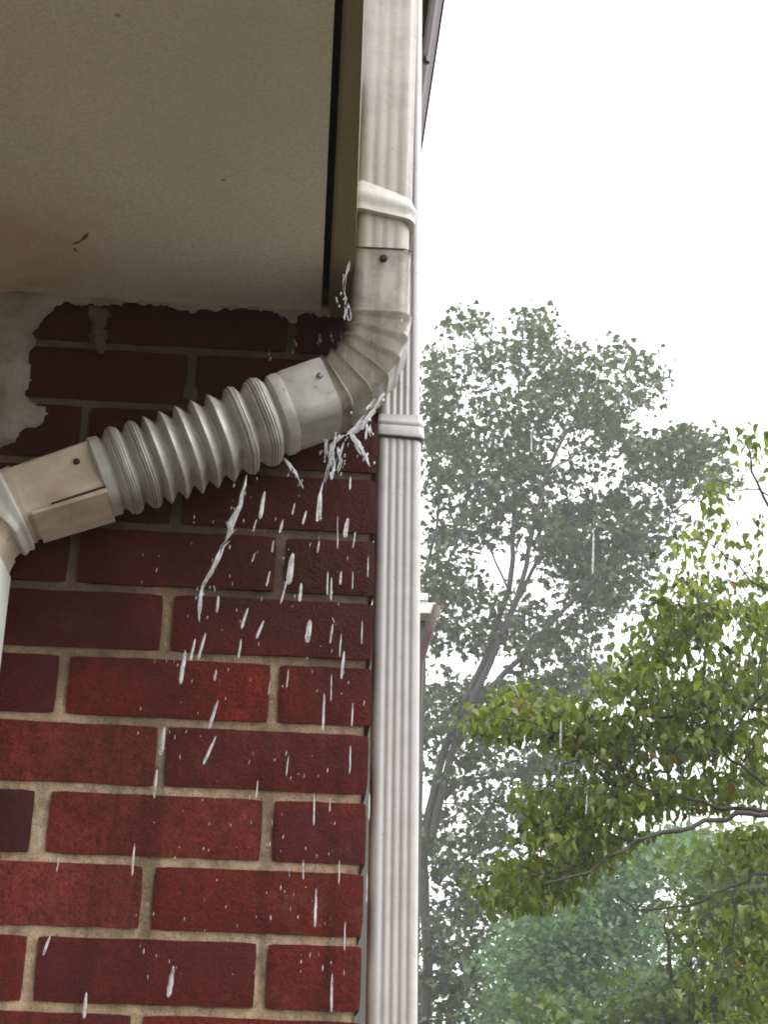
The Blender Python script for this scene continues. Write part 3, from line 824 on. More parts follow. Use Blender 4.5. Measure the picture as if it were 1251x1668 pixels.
mb = MB(); rings = []
for t in range(3):
    k_ = 1.0 if t != 1 else 1.015
    rings.append([(rx(z_bb) + a * k_ * 1.0, YR + b * k_, z_bb - 0.0003 - t * 0.0008 - 0.002 * a / RW) for (a, b) in rrect(RW + 0.002, RD + 0.002, 0.007, 5)])
mb.loft(rings, False, False); mb.build('strap_dark_line', M_GRIME_SHADE, rd, True)  # dark line round the lower edge of the strap

# ------------------------------------------------------------------ neighbouring house far behind
YN = 11.0
nh = tag(empty('neighbour_house', (at(690, 1000, YN).x - 2.0, YN, 0)), 'grey neighbouring house with white gutter showing beside the ribbed downspout', 'house')
gx = at(706, 985, YN).x; zt = at(695, 966, YN).z; zg = at(695, 977, YN).z; zf = at(695, 997, YN).z
X0 = gx - 4.0
mb = MB(); mb.box((X0, YN, zg), (gx - 0.04, YN + 0.12, zt)); mb.build('gutter', M_WHITE, nh)
mb = MB(); mb.box((X0, YN + 0.02, zf), (gx + 0.02, YN + 0.05, zg - 0.012)); mb.build('fascia', M_WHITE, nh)
mb = MB(); mb.box((X0, YN + 0.25, 0), (gx - 0.03, YN + 5, zf + 0.01)); mb.build('wall', M_SIDING, nh)
mb = MB(); mb.box((X0, YN + 0.051, zf + 0.012), (gx, YN + 5, zf + 0.03)); mb.build('eave_soffit', M_WHITE, nh)
mb = MB(); mb.hexa([(X0, YN + 0.1, zt - 0.02), (gx, YN + 0.1, zt - 0.02), (gx, YN + 5, zt - 0.02), (X0, YN + 5, zt - 0.02),
                    (X0, YN + 0.1, zt), (gx - 0.8, YN + 0.15, zt + 0.002), (gx - 0.8, YN + 5, zt + 1.2), (X0, YN + 5, zt + 1.2)]); mb.build('roof', M_SHINGLE, nh)
p0 = at(712, 985, YN - 0.02); p1 = at(683, 1085, YN + 0.1)
mb = MB(); mb.tube([p0, (p0 + p1) / 2, p1, Vector((p1.x - 0.05, p1.y + 0.05, 0))], 0.028, 8); mb.build('downspout', M_GUTTER, nh, True)
#TREES
# ------------------------------------------------------------------ trees
def inside(poly, x, y):
    c = False
    for i in range(len(poly)):
        (x0, y0), (x1, y1) = poly[i], poly[i - 1]
        if (y0 > y) != (y1 > y) and x < (x1 - x0) * (y - y0) / (y1 - y0) + x0: c = not c
    return c
def sample_poly(poly, n, r):
    xs = [p[0] for p in poly]; ys = [p[1] for p in poly]; out = []
    while len(out) < n:
        x, y = r.uniform(min(xs), max(xs)), r.uniform(min(ys), max(ys))
        if inside(poly, x, y): out.append((x, y))
    return out

def leaf_shape(kind):
    """outline in the leaf plane, x along the leaf (0..1), y across, z bend"""
    if kind == 'maple':
        half = [(0.0, 0.0), (0.12, 0.30), (0.02, 0.46), (0.34, 0.34), (0.50, 0.56), (0.58, 0.24), (1.0, 0.0)]
        pts = [(x, y, 0.16 * abs(y) - 0.10 * x * x) for (x, y) in half] + [(x, -y, 0.16 * abs(y) - 0.10 * x * x) for (x, y) in half[-2:0:-1]]
        pts.append((0.38, 0.0, -0.02))
        n = len(pts) - 1
        faces = [(n, i, (i + 1) % n) for i in range(n)]
        return np.array(pts), faces
    xs = [0.0, 0.16, 0.38, 0.62, 0.84, 1.0]; ws = [0.02, 0.22, 0.31, 0.26, 0.12, 0.0]
    pts = []; faces = []
    for x, w in zip(xs, ws):
        z = -0.30 * x * x
        pts += [(x, -w, z + 0.30 * w), (x, 0, z), (x, w, z + 0.30 * w)]
    for i in range(len(xs) - 1):
        a = 3 * i; faces += [(a, a + 3, a + 4, a + 1), (a + 1, a + 4, a + 5, a + 2)]
    return np.array(pts), faces

def frames(n, droop, r):
    """random leaf frames: pointing outwards and hanging a little"""
    az = r.uniform(0, 2 * np.pi, n); el = r.normal(-droop, 0.45, n); roll = r.normal(0, 0.6, n)
    x = np.stack([np.cos(az) * np.cos(el), np.sin(az) * np.cos(el), np.sin(el)], 1)
    y = np.stack([-np.sin(az), np.cos(az), np.zeros(n)], 1); z = np.cross(x, y)
    y2 = y * np.cos(roll)[:, None] + z * np.sin(roll)[:, None]; z2 = np.cross(x, y2)
    return x, y2, z2
def leaf_mass(name, pos, size, kind, mat, parent, droop, r, tone=None):
    pts, faces = leaf_shape(kind); n = len(pos); k = len(pts)
    x, y, z = frames(n, droop, r)
    zk = r.uniform(0.1, 2.4, n)[:, None, None]
    V = (pos[:, None, :] + size[:, None, None] * (x[:, None, :] * pts[None, :, 0:1] + y[:, None, :] * pts[None, :, 1:2] + z[:, None, :] * pts[None, :, 2:3] * zk)).reshape(-1, 3)
    fl = np.concatenate([np.array(f) for f in faces]); lens = np.array([len(f) for f in faces])
    loops = (fl[None, :] + (np.arange(n) * k)[:, None]).reshape(-1)
    tot = np.tile(lens, n); start = np.concatenate([[0], np.cumsum(tot)[:-1]])
    me = bpy.data.meshes.new(name)
    me.vertices.add(len(V)); me.vertices.foreach_set('co', V.astype(np.float32).ravel())
    me.loops.add(len(loops)); me.loops.foreach_set('vertex_index', loops.astype(np.int32))
    me.polygons.add(len(tot)); me.polygons.foreach_set('loop_start', start.astype(np.int32)); me.polygons.foreach_set('loop_total', tot.astype(np.int32))
    me.materials.append(mat); me.update(calc_edges=True); me.validate()
    at_ = me.attributes.new('tone', 'FLOAT', 'POINT')
    tn = tone if tone is not None else np.clip(r.normal(0.5, 0.2, n), 0, 1)
    at_.data.foreach_set('value', np.repeat(tn, k).astype(np.float32))
    o = bpy.data.objects.new(name, me); COL.objects.link(o); o['kind'] = 'stuff'
    return adopt(o, parent)

class Tree:
    """stems given as polylines; clump centres are joined to the nearest wood by curved branches"""
    def __init__(s, seed): s.nodes = []; s.mb = MB(); s.r = random.Random(seed); s.np = np.random.default_rng(seed); s.clumps = []
    def stem(s, pts, r0, r1, sides=7, wig=0.03):
        pts = [Vector(p) for p in pts]
        # smooth by Catmull-Rom
        out = []
        for i in range(len(pts) - 1):
            p0, p1, p2, p3 = pts[max(i - 1, 0)], pts[i], pts[i + 1], pts[min(i + 2, len(pts) - 1)]
            for t in (0, 0.25, 0.5, 0.75):
                q = 0.5 * ((2 * p1) + (p2 - p0) * t + (2 * p0 - 5 * p1 + 4 * p2 - p3) * t * t + (3 * p1 - p0 - 3 * p2 + p3) * t ** 3)
                out.append(q)
        out.append(pts[-1])
        for q in out[1:-1]:
            q += Vector([s.r.gauss(0, wig) for _ in range(3)])
        rad = [r0 + (r1 - r0) * (i / (len(out) - 1)) for i in range(len(out))]
        s.mb.tube(out, rad, sides)
        s.nodes += [(q, rr) for q, rr in zip(out, rad)]
        return out
    def grow(s, centres, rmin=0.006, thick=0.006, rise=0.25):
        cs = [Vector(c) for c in centres]
        P = np.array([n[0] for n in s.nodes]); 
        order = sorted(cs, key=lambda c: float(np.min(np.linalg.norm(P - np.array(c), axis=1))))
        NP = [tuple(n[0]) for n in s.nodes]; NR = [n[1] for n in s.nodes]
        for c in order:
            A = np.array(NP); d = A - np.array(c)
            cost = np.linalg.norm(d, axis=1) + 1.2 * np.maximum(d[:, 2] + 0.05, 0)       # prefer wood lower down
            i = int(np.argmin(cost)); b = Vector(NP[i]); L = (c - b).length
            r0 = min(NR[i] * 0.75, rmin + thick * L); r1 = rmin * 0.6
            mid = (b + c) / 2 + Vector((s.r.gauss(0, 0.10) * L, s.r.gauss(0, 0.10) * L, rise * L * s.r.uniform(-0.2, 0.6)))
            n = max(3, int(L / 0.22)); pts = []
            for k in range(n + 1):
                t = k / n; pts.append(b * (1 - t) ** 2 + mid * 2 * t * (1 - t) + c * t * t)
            s.mb.tube(pts, [r0 + (r1 - r0) * k / n for k in range(n + 1)], 5)
            for k in range(1, n + 1): NP.append(tuple(pts[k])); NR.append(r0 + (r1 - r0) * k / n)
            s.clumps.append((c, (c - b).normalized() if L > 1e-6 else Vector((0, 0, 1))))
    def leaves(s, per, spread, size):
        pos = []
        for c, d in s.clumps:
            n = max(3, int(s.r.gauss(per, per * 0.3)))
            q = np.clip(s.np.normal(0, 1, (n, 3)), -1.7, 1.7) * np.array(spread) + np.array(c) + np.array(d) * (s.np.uniform(-1.2, 0.6, (n, 1)) * spread[0])
            pos.append(q)
        pos = np.concatenate(pos)
        return pos, np.clip(s.np.normal(size, size * 0.28, len(pos)), size * 0.45, size * 1.7)

M_LEAF_MAPLE = mat_leaf('maple_leaf', [(0.0, (0.026, 0.036, 0.014)), (0.5, (0.050, 0.066, 0.026)), (1.0, (0.095, 0.115, 0.045))], 0.28)
M_LEAF_DOG = mat_leaf('dogwood_leaf', [(0.0, (0.024, 0.034, 0.007)), (0.35, (0.070, 0.096, 0.017)), (0.75, (0.15, 0.185, 0.034)), (0.985, (0.25, 0.28, 0.06)), (1.0, (0.20, 0.09, 0.03))], 0.42, 0.4)
M_LEAF_DOG_ONE = mat_leaf('dogwood_leaf_single', [(0.0, (0.024, 0.036, 0.007)), (0.5, (0.085, 0.112, 0.019)), (0.9, (0.18, 0.21, 0.038)), (0.975, (0.23, 0.21, 0.05)), (1.0, (0.22, 0.09, 0.03))], 0.42, 0.4, per_object=True)
M_LEAF_TEAL = mat_leaf('blue_green_leaf', [(0.0, (0.055, 0.105, 0.058)), (0.5, (0.10, 0.18, 0.095)), (1.0, (0.17, 0.26, 0.14))], 0.35)
M_LEAF_OLIVE = mat_leaf('olive_leaf', [(0.0, (0.045, 0.070, 0.018)), (0.5, (0.085, 0.120, 0.030)), (1.0, (0.15, 0.185, 0.05))], 0.35)

def pl(pts, Y, dy=0.0):
    """pixels of a limb to points; it leans dy metres in depth along its length"""
    n = len(pts) - 1
    return [at(x, y, Y + dy * i / max(1, n)) for i, (x, y) in enumerate(pts)]
def build_tree(name, label, stems, regions, Y, depth, bark, leafmat, kind, per, spread, size, droop, seed, group=None, rmin=0.006, thick=0.006, rs=1.0, dn=1.0, stem_y=0.0):
    T = Tree(seed)
    base = None
    for (pts, r0, r1, dy) in stems:
        q = T.stem(pl(pts, Y + stem_y, dy * rs), r0 * rs, r1 * rs, 8, 0.012 * rs)
        if base is None: base = q[0]
    root = tag(empty(name, (base.x, base.y, 0)), label, 'tree', group)
    # trunk down to the ground
    T.stem([Vector((base.x - 0.15, base.y, -0.1)), Vector((base.x - 0.1, base.y, base.z * 0.5)), base], stems[0][1] * 1.5 * rs, stems[0][1] * rs, 10, 0.0)
    cs = []
    for (poly, n) in regions:
        for (x, y) in sample_poly(poly, max(1, int(n * dn)), T.r):
            cs.append(at(x, y, Y + T.r.uniform(-depth, depth)))
    T.grow(cs, rmin, thick)
    T.mb.build('trunk', bark, root, True)
    pos, sz = T.leaves(per, spread, size)
    return T, root, pos, sz

# --- tall maple
YM = 26.0
stems = [
    ([(690, 1668), (697, 1560), (690, 1400), (712, 1262), (748, 1160), (789, 1076), (828, 960), (836, 864), (841, 768), (845, 700), (846, 610), (852, 540)], 0.125, 0.018, 0.3),
    ([(700, 1380), (735, 1230), (770, 1140), (808, 1056), (852, 941), (868, 860), (892, 768), (920, 711), (958, 648), (985, 590)], 0.10, 0.015, -0.5),
    ([(748, 1165), (800, 1120), (842, 1076), (909, 1003), (962, 951), (1015, 903), (1077, 850), (1154, 790)], 0.085, 0.015, -0.7),
    ([(820, 1030), (852, 960), (880, 905), (914, 859), (986, 826), (1060, 790)], 0.06, 0.012, 0.6),
    ([(690, 1410), (684, 1300), (690, 1100), (693, 941), (715, 830), (706, 700), (702, 600)], 0.07, 0.012, 0.8),
    ([(700, 1050), (727, 931), (753, 855), (768, 760), (762, 640)], 0.045, 0.010, 0.3),
    ([(712, 1440), (740, 1408), (790, 1380), (850, 1365), (910, 1362), (980, 1372)], 0.05, 0.012, -0.8),
    ([(725, 1300), (746, 1279), (790, 1266), (850, 1258), (930, 1260), (1000, 1240)], 0.045, 0.012, -0.6),
    ([(828, 960), (800, 900), (770, 840), (740, 800)], 0.03, 0.010, 0.5),
    ([(841, 768), (870, 700), (900, 650), (930, 590)], 0.03, 0.008, 0.5),
    ([(892, 768), (940, 740), (1000, 700), (1050, 650)], 0.03, 0.008, 0.3),
    ([(845, 700), (810, 640), (790, 580), (745, 515)], 0.028, 0.008, -0.3),
]
regions = [
    ([(838, 505), (890, 497), (905, 545), (880, 570), (835, 560)], 9),
    ([(732, 500), (760, 500), (775, 545), (745, 560)], 3),
    ([(765, 530), (830, 520), (850, 600), (790, 640), (755, 610)], 12),
    ([(840, 560), (920, 560), (960, 540), (975, 570), (1010, 570), (1060, 580), (1080, 630), (1050, 670), (960, 680), (860, 660)], 44),
    ([(690, 620), (760, 640), (860, 650), (1000, 680), (1070, 690), (1060, 760), (900, 800), (760, 790), (690, 760)], 92),
    ([(1050, 700), (1140, 708), (1190, 750), (1180, 800), (1090, 810), (1050, 770)], 36),
    ([(690, 770), (900, 800), (1060, 770), (1110, 830), (1080, 890), (960, 900), (820, 880), (690, 880)], 80),
    ([(880, 880), (1080, 880), (1060, 960), (980, 1010), (900, 980)], 50),
    ([(690, 560), (710, 560), (735, 640), (730, 700), (688, 700)], 10),
    ([(690, 900), (780, 930), (900, 1000), (980, 1010), (960, 1080), (850, 1070), (760, 1060), (690, 1060)], 62),
    ([(690, 1080), (780, 1110), (900, 1100), (1000, 1060), (1010, 1130), (860, 1160), (760, 1180), (690, 1200)], 54),
    ([(760, 1170), (980, 1200), (950, 1330), (800, 1350), (700, 1290), (690, 1200)], 58),
    ([(690, 1320), (860, 1340), (900, 1450), (780, 1480), (690, 1440)], 38),
    ([(690, 1460), (850, 1480), (900, 1668), (690, 1668)], 64),
    ([(560, 700), (690, 650), (690, 1300), (560, 1300)], 16),
]
T, root, pos, sz = build_tree('maple_tree', 'tall grey-green maple with forked trunk rising behind the ribbed downspout', stems, regions, YM, 1.9, M_BARK_M, M_LEAF_MAPLE, 'maple', 24, (0.19, 0.32, 0.08), 0.118, 0.45, 21, rmin=0.010, thick=0.009, rs=0.68, dn=1.60, stem_y=-1.5)
leaf_mass('crown', pos, sz, 'maple', M_LEAF_MAPLE, root, 0.5, T.np)

# --- blue-green tree low at the back
YT = 22.0
stems = [([(930, 1720), (945, 1640), (962, 1560), (970, 1480), (968, 1420)], 0.10, 0.02, 0.0),
         ([(962, 1600), (930, 1540), (890, 1500)], 0.05, 0.012, 0.5), ([(964, 1570), (1010, 1510), (1060, 1460)], 0.05, 0.012, -0.5)]
regions = [([(905, 1400), (980, 1385), (1090, 1350), (1190, 1360), (1200, 1410), (1080, 1440), (1000, 1480), (900, 1480)], 62),
           ([(860, 1470), (1060, 1470), (1110, 1560), (1090, 1668), (800, 1668), (800, 1560)], 120),
           ([(850, 1668), (1100, 1668), (1100, 1800), (850, 1800)], 50)]
T, root, pos, sz = build_tree('blue_green_tree', 'small blue-green tree in the rain haze below the near dogwood boughs', stems, regions, YT, 1.6, M_BARK_M, M_LEAF_TEAL, 'maple', 30, (0.19, 0.22, 0.08), 0.085, 0.4, 33, dn=2.9)
leaf_mass('crown', pos, sz, 'maple', M_LEAF_TEAL, root, 0.4, T.np)

# --- olive tree at the lower right
YO = 13.0
stems = [([(1110, 1740), (1100, 1640), (1090, 1560), (1085, 1470)], 0.045, 0.002, 0.0), ([(1130, 1730), (1120, 1600), (1130, 1520), (1150, 1430)], 0.035, 0.002, 0.4), ([(1110, 1700), (1180, 1600), (1230, 1520)], 0.04, 0.01, -0.4)]
regions = [([(1100, 1370), (1251, 1340), (1300, 1360), (1300, 1480), (1180, 1480), (1110, 1440)], 34), ([(1090, 1440), (1251, 1420), (1300, 1440), (1300, 1560), (1180, 1580), (1120, 1540)], 46),
           ([(1040, 1600), (1300, 1560), (1300, 1720), (960, 1720), (930, 1690), (1000, 1640)], 62), ([(860, 1640), (930, 1625), (960, 1700), (880, 1720)], 8)]
T, root, pos, sz = build_tree('olive_tree', 'yellow-green tree filling the lower right corner behind the dogwood', stems, regions, YO, 0.9, M_BARK_M, M_LEAF_OLIVE, 'maple', 26, (0.16, 0.18, 0.08), 0.070, 0.5, 41, dn=2.1)
leaf_mass('crown', pos, sz, 'maple', M_LEAF_OLIVE, root, 0.5, T.np)

# --- near dogwood, boughs reaching in from the right
YD = 6.4
stems = [
    ([(1420, 1668), (1400, 1520), (1350, 1400), (1300, 1345), (1251, 1327), (1178, 1331), (1082, 1356), (1044, 1368), (986, 1400), (929, 1428), (880, 1440)], 0.032, 0.006, -0.5),
    ([(1400, 1520), (1330, 1450), (1251, 1423), (1202, 1438), (1121, 1474), (1039, 1481), (1005, 1452)], 0.022, 0.004, -0.2),
    ([(1360, 1420), (1320, 1250), (1251, 1159), (1154, 1158), (1068, 1166), (957, 1166), (919, 1140)], 0.028, 0.005, 0.5),
    ([(1330, 1370), (1290, 1310), (1251, 1279), (1193, 1236), (1140, 1200), (1100, 1130)], 0.022, 0.005, 0.4),
    ([(1251, 1322), (1180, 1316), (1130, 1300), (1060, 1290), (1000, 1250), (900, 1190), (820, 1170)], 0.018, 0.005, 0.2),
    ([(1159, 1241), (1190, 1190), (1226, 1150), (1240, 1060), (1230, 980), (1180, 940)], 0.012, 0.004, 0.3),
    ([(1300, 1345), (1330, 1150), (1300, 960), (1262, 850), (1226, 768), (1215, 720)], 0.030, 0.004, -0.4),
    ([(1290, 900), (1251, 811), (1190, 790), (1160, 770)], 0.010, 0.003, -0.2),
    ([(1150, 1150), (1146, 1060), (1135, 965), (1130, 930)], 0.010, 0.004, 0.0),
    ([(1290, 930), (1251, 960), (1200, 920), (1150, 880), (1110, 880)], 0.010, 0.003, 0.0),
    ([(1068, 1166), (1030, 1120), (1010, 1060)], 0.008, 0.003, 0.2),
    ([(1097, 1222), (1050, 1212), (1010, 1217), (940, 1235), (880, 1290)], 0.010, 0.004, 0.1),
    ([(1044, 1368), (960, 1350), (900, 1350)], 0.008, 0.003, 0.1),
    ([(1200, 1440), (1190, 1530), (1160, 1580)], 0.010, 0.003, 0.0),
]
regions = [                                             # tiers of foliage, each flat and loose
    ([(1010, 1050), (1060, 1005), (1130, 985), (1251, 985), (1300, 990), (1300, 1040), (1160, 1060), (1040, 1080)], 46),
    ([(960, 1110), (1040, 1075), (1160, 1080), (1300, 1060), (1300, 1130), (1160, 1150), (1040, 1150)], 54),
    ([(775, 1140), (850, 1130), (960, 1150), (1020, 1180), (980, 1210), (850, 1205), (765, 1190)], 40),
    ([(980, 1170), (1300, 1150), (1300, 1210), (1100, 1230), (960, 1240), (900, 1225)], 52),
    ([(930, 1260), (1100, 1245), (1300, 1240), (1300, 1300), (1100, 1320), (960, 1320)], 48),
    ([(855, 1285), (950, 1275), (1060, 1335), (1000, 1375), (890, 1385), (860, 1350)], 40),
    ([(780, 1425), (880, 1395), (935, 1415), (915, 1460), (800, 1478)], 26),
    ([(900, 1380), (990, 1370), (980, 1410), (910, 1420)], 10),
    ([(1190, 712), (1251, 708), (1290, 720), (1290, 770), (1210, 750)], 5),
    ([(1145, 780), (1190, 780), (1190, 815), (1150, 812)], 3),
    ([(1225, 815), (1300, 830), (1300, 850), (1235, 845)], 2),
    ([(1110, 865), (1195, 855), (1195, 905), (1115, 905)], 4),
    ([(1120, 930), (1300, 920), (1300, 970), (1110, 975)], 7),
    ([(1080, 955), (1125, 945), (1125, 1000), (1080, 1000)], 4),
    ([(1150, 1350), (1300, 1340), (1300, 1400), (1180, 1400)], 12),
    ([(1120, 1500), (1300, 1440), (1300, 1540), (1180, 1580)], 16),
    ([(1130, 1580), (1300, 1570), (1300, 1668), (1130, 1668)], 20),
]
T, root, pos, sz = build_tree('dogwood_tree', 'near dogwood with drooping yellow-green leaves and dark boughs reaching from the right', stems, regions, YD, 0.55, M_BARK_D, M_LEAF_DOG, 'dog', 28, (0.064, 0.09, 0.022), 0.036, 0.6, 52, rmin=0.0034, thick=0.006, rs=0.5, dn=1.28, stem_y=-0.50)
# the leaves nearest the viewer and in view are single leaves, the others one mass
d_ = np.linalg.norm(pos - CAM, axis=1)
rel = pos - CAM; zc_ = rel @ CF; u_ = rel @ CR / zc_ * F + 625.5; v_ = 834 - rel @ CU / zc_ * F
seen = (u_ > 700) & (u_ < 1245) & (v_ > 690) & (v_ < 1660)
near = np.argsort(np.where(seen, d_ - 2.0 * ((v_ < 1000) & seen), 1e9))[:285]
mask = np.zeros(len(pos), bool); mask[near] = True
crown = leaf_mass('crown', pos[~mask], sz[~mask], 'dog', M_LEAF_DOG, root, 0.75, T.np)
lp, lf = leaf_shape('dog')
leaf_me = bpy.data.meshes.new('leaf'); leaf_me.from_pydata([tuple(q) for q in lp], [], lf); leaf_me.materials.append(M_LEAF_DOG_ONE); leaf_me.update()
fx_, fy_, fz_ = frames(len(near), 0.75, T.np)
for k, i in enumerate(near):
    o = bpy.data.objects.new('leaf', leaf_me); COL.objects.link(o); s_ = sz[i] * 1.05; fz_[k] *= T.r.uniform(0.2, 2.4)
    o.matrix_world = Matrix(((fx_[k][0] * s_, fy_[k][0] * s_, fz_[k][0] * s_, 0), (fx_[k][1] * s_, fy_[k][1] * s_, fz_[k][1] * s_, 0), (fx_[k][2] * s_, fy_[k][2] * s_, fz_[k][2] * s_, 0), (0, 0, 0, 1)))
    o.location = Vector(pos[i]) - root.location - crown.location
    o.parent = crown
# ------------------------------------------------------------------ water
def strand(mb, pts, rads, n=7, wob=0.25, seed=0):
    """a falling thread or drop of water, pts in world space"""
    r = random.Random(seed); rings = []
    pts = [Vector(p) for p in pts]
    for i, p in enumerate(pts):
        t = (pts[min(i + 1, len(pts) - 1)] - pts[max(i - 1, 0)]).normalized()
        a = Vector((0, 1, 0)); u = t.cross(a).normalized(); w = t.cross(u)
        rings.append([p + (u * math.cos(q) + w * math.sin(q)) * rads[i] * (1 + r.uniform(-wob, wob)) for q in np.linspace(0, 2 * math.pi, n, endpoint=False)])
    mb.loft(rings)
def drop_mesh(x0, y0, x1, y1, w, Y, seed):
    """drop stretched by its fall from (x0,y0) to (x1,y1); blunt below, thin above"""
    r = random.Random(seed); a, b = at(x0, y0, Y), at(x1, y1, Y); wm = (w * 0.37) * Y / F / 0.95
    ts = [0, 0.06, 0.18, 0.35, 0.55, 0.72, 0.86, 0.95, 1.0]; sh = [0.08, 0.4, 0.62, 0.75, 0.8, 0.85, 0.8, 0.55, 0.08]
    c = (a + b) / 2; mb = MB()
    strand(mb, [a + (b - a) * t + Vector((r.gauss(0, 0.08) * wm, 0, 0)) - c for t in ts], [wm * s_ for s_ in sh], 9, 0.05, seed)
    return mb, c
def drop(x0, y0, x1, y1, w, label, Y=None, mat=None, seed=0, group='water drops falling in front of the brick wall', name='water_drop'):
    Y = Y if Y else 1.44 - 0.16 * random.Random(seed * 7 + 1).random()
    mb, c = drop_mesh(x0, y0, x1, y1, w, Y, seed)
    o = mb.build(name, mat or M_WATER, None, True); o.location = c
    return tag(o, label, 'drop', group)
DROPS = [
    (431, 800, 424, 846, 11), (461, 846, 456, 868, 7), (499, 832, 493, 854, 6), (522, 800, 518, 850, 14), (567, 844, 562, 876, 12), (579, 866, 575, 893, 4),
    (571, 776, 570, 798, 5), (476, 900, 470, 952, 17), (467, 945, 457, 984, 6), (491, 949, 488, 980, 9), (534, 930, 533, 970, 4), (540, 940, 539, 978, 5),
    (556, 930, 554, 952, 6), (550, 840, 550, 894, 3), (404, 990, 393, 1024, 8), (430, 1010, 417, 1040, 8), (505, 1008, 501, 1047, 14), (542, 1016, 538, 1048, 5),
    (561, 1060, 556, 1106, 8), (555, 1040, 553, 1070, 3), (540, 1098, 539, 1142, 3), (528, 1128, 526, 1190, 6), (575, 1144, 573, 1183, 4), (352, 1090, 349, 1109, 7),
    (355, 1140, 340, 1187, 10), (393, 1040, 388, 1072, 6), (356, 970, 353, 998, 8), (268, 1184, 262, 1230, 11), (256, 1252, 251, 1300, 7), (352, 1198, 331, 1245, 8),
    (512, 1296, 511, 1344, 4), (515, 1446, 513, 1510, 6), (541, 1584, 540, 1648, 6), (283, 1572, 274, 1624, 13), (571, 1214, 570, 1260, 4), (219, 1372, 215, 1426, 5),
    (141, 1615, 137, 1658, 9), (538, 1298, 537, 1322, 3), (494, 1400, 494, 1432, 4), (335, 1030, 322, 1075, 8), (302, 1058, 294, 1114, 11), (318, 1040, 310, 1076, 7),
    (598, 690, 596, 716, 6), (560, 720, 552, 748, 7), (533, 716, 532, 742, 5), (440, 930, 434, 955, 5), (418, 846, 412, 866, 5), (416, 900, 410, 916, 4),
    (480, 820, 476, 838, 5), (446, 880, 443, 900, 5), (520, 880, 517, 900, 4), (556, 1030, 555, 1050, 3), (575, 930, 574, 960, 3), (600, 905, 599, 940, 3),
    (590, 1010, 589, 1050, 3), (470, 1090, 467, 1120, 4), (440, 1110, 437, 1132, 3), (553, 1400, 552, 1440, 3), (562, 1500, 561, 1548, 3), (598, 1420, 597, 1470, 3),
    (602, 1290, 601, 1335, 4), (470, 1230, 466, 1264, 3), (420, 1270, 417, 1300, 3), (96, 1395, 92, 1420, 4), (82, 1522, 70, 1556, 7), (545, 760, 540, 782, 6), (526, 785, 520, 812, 6),
]
ORD = ['first', 'second', 'third', 'fourth', 'fifth', 'sixth', 'seventh', 'eighth', 'ninth', 'tenth', 'eleventh', 'twelfth', 'thirteenth', 'fourteenth', 'fifteenth', 'sixteenth']
rows = {}
for q in DROPS:
    p = at((q[0] + q[2]) / 2, (q[1] + q[3]) / 2, D); rows.setdefault(int((JZ0 - p.z) // HM), []).append(q)
for k in rows:                                          # k counts courses downwards; the lowest full course in view is 6
    for j, q in enumerate(sorted(rows[k], key=lambda q: q[0] + q[2])):
        look = 'thin' if q[4] <= 4 else ('fat' if q[4] >= 10 else 'slim')
        place = 'lowest full brick course' if k >= 6 else ORD[6 - k] + '-lowest full brick course'
        if k >= 7: place = 'cut-off bottom brick course'
        drop(*q, '%s water drop, %s from left, before the %s' % (look, ORD[j], place), seed=DROPS.index(q) + 1)
# ragged stream under the connector
mb = MB(); st = [(402, 772, 5), (399, 790, 6), (395, 806, 7), (391, 825, 8), (382, 842, 11), (374, 854, 14), (377, 866, 9), (370, 880, 5), (360, 890, 7), (352, 908, 8), (346, 926, 7), (339, 942, 6), (331, 956, 5), (327, 970, 7), (325, 990, 6), (323, 1004, 4), (322, 1014, 1)]
c = at(402, 772, 1.43); rs_ = random.Random(77)
for (dx, k0, k1, sc0) in ((0, 0, 8, 0.8), (3, 2, 7, 0.5), (-3, 4, 9, 0.6), (0, 8, 17, 0.8), (4, 7, 12, 0.5), (-3, 10, 15, 0.45), (2, 13, 17, 0.5)):
    sub = st[k0:k1]; Yq = 1.43 - rs_.uniform(0, 0.02); n = len(sub)
    pts = [at(x + dx + rs_.gauss(0, 1.0), y + rs_.gauss(0, 1.5), Yq) - c for x, y, _ in sub]
    strand(mb, pts, [w_ * sc0 * 0.5 * 1.43 / F * (0.15 if j in (0, n - 1) else 1) for j, (*_, w_) in enumerate(sub)], 9, 0.06, rs_.randrange(999))
for _ in range(26):
    x, y, _w = rs_.choice(st); p = at(x + rs_.gauss(0, 9), y + rs_.gauss(0, 8), 1.42) - c; h_ = rs_.uniform(0.0006, 0.0022)
    strand(mb, [p, p - Vector((0.0002, 0, h_)), p - Vector((0.0004, 0, 2 * h_))], [h_ * 0.1, h_ * 0.38, h_ * 0.1], 6, 0.1, 1)
o = mb.build('water_stream', M_WATER, None, True); o.location = c; tag(o, 'ragged stream of water falling from the underside of the grey connector', 'water')
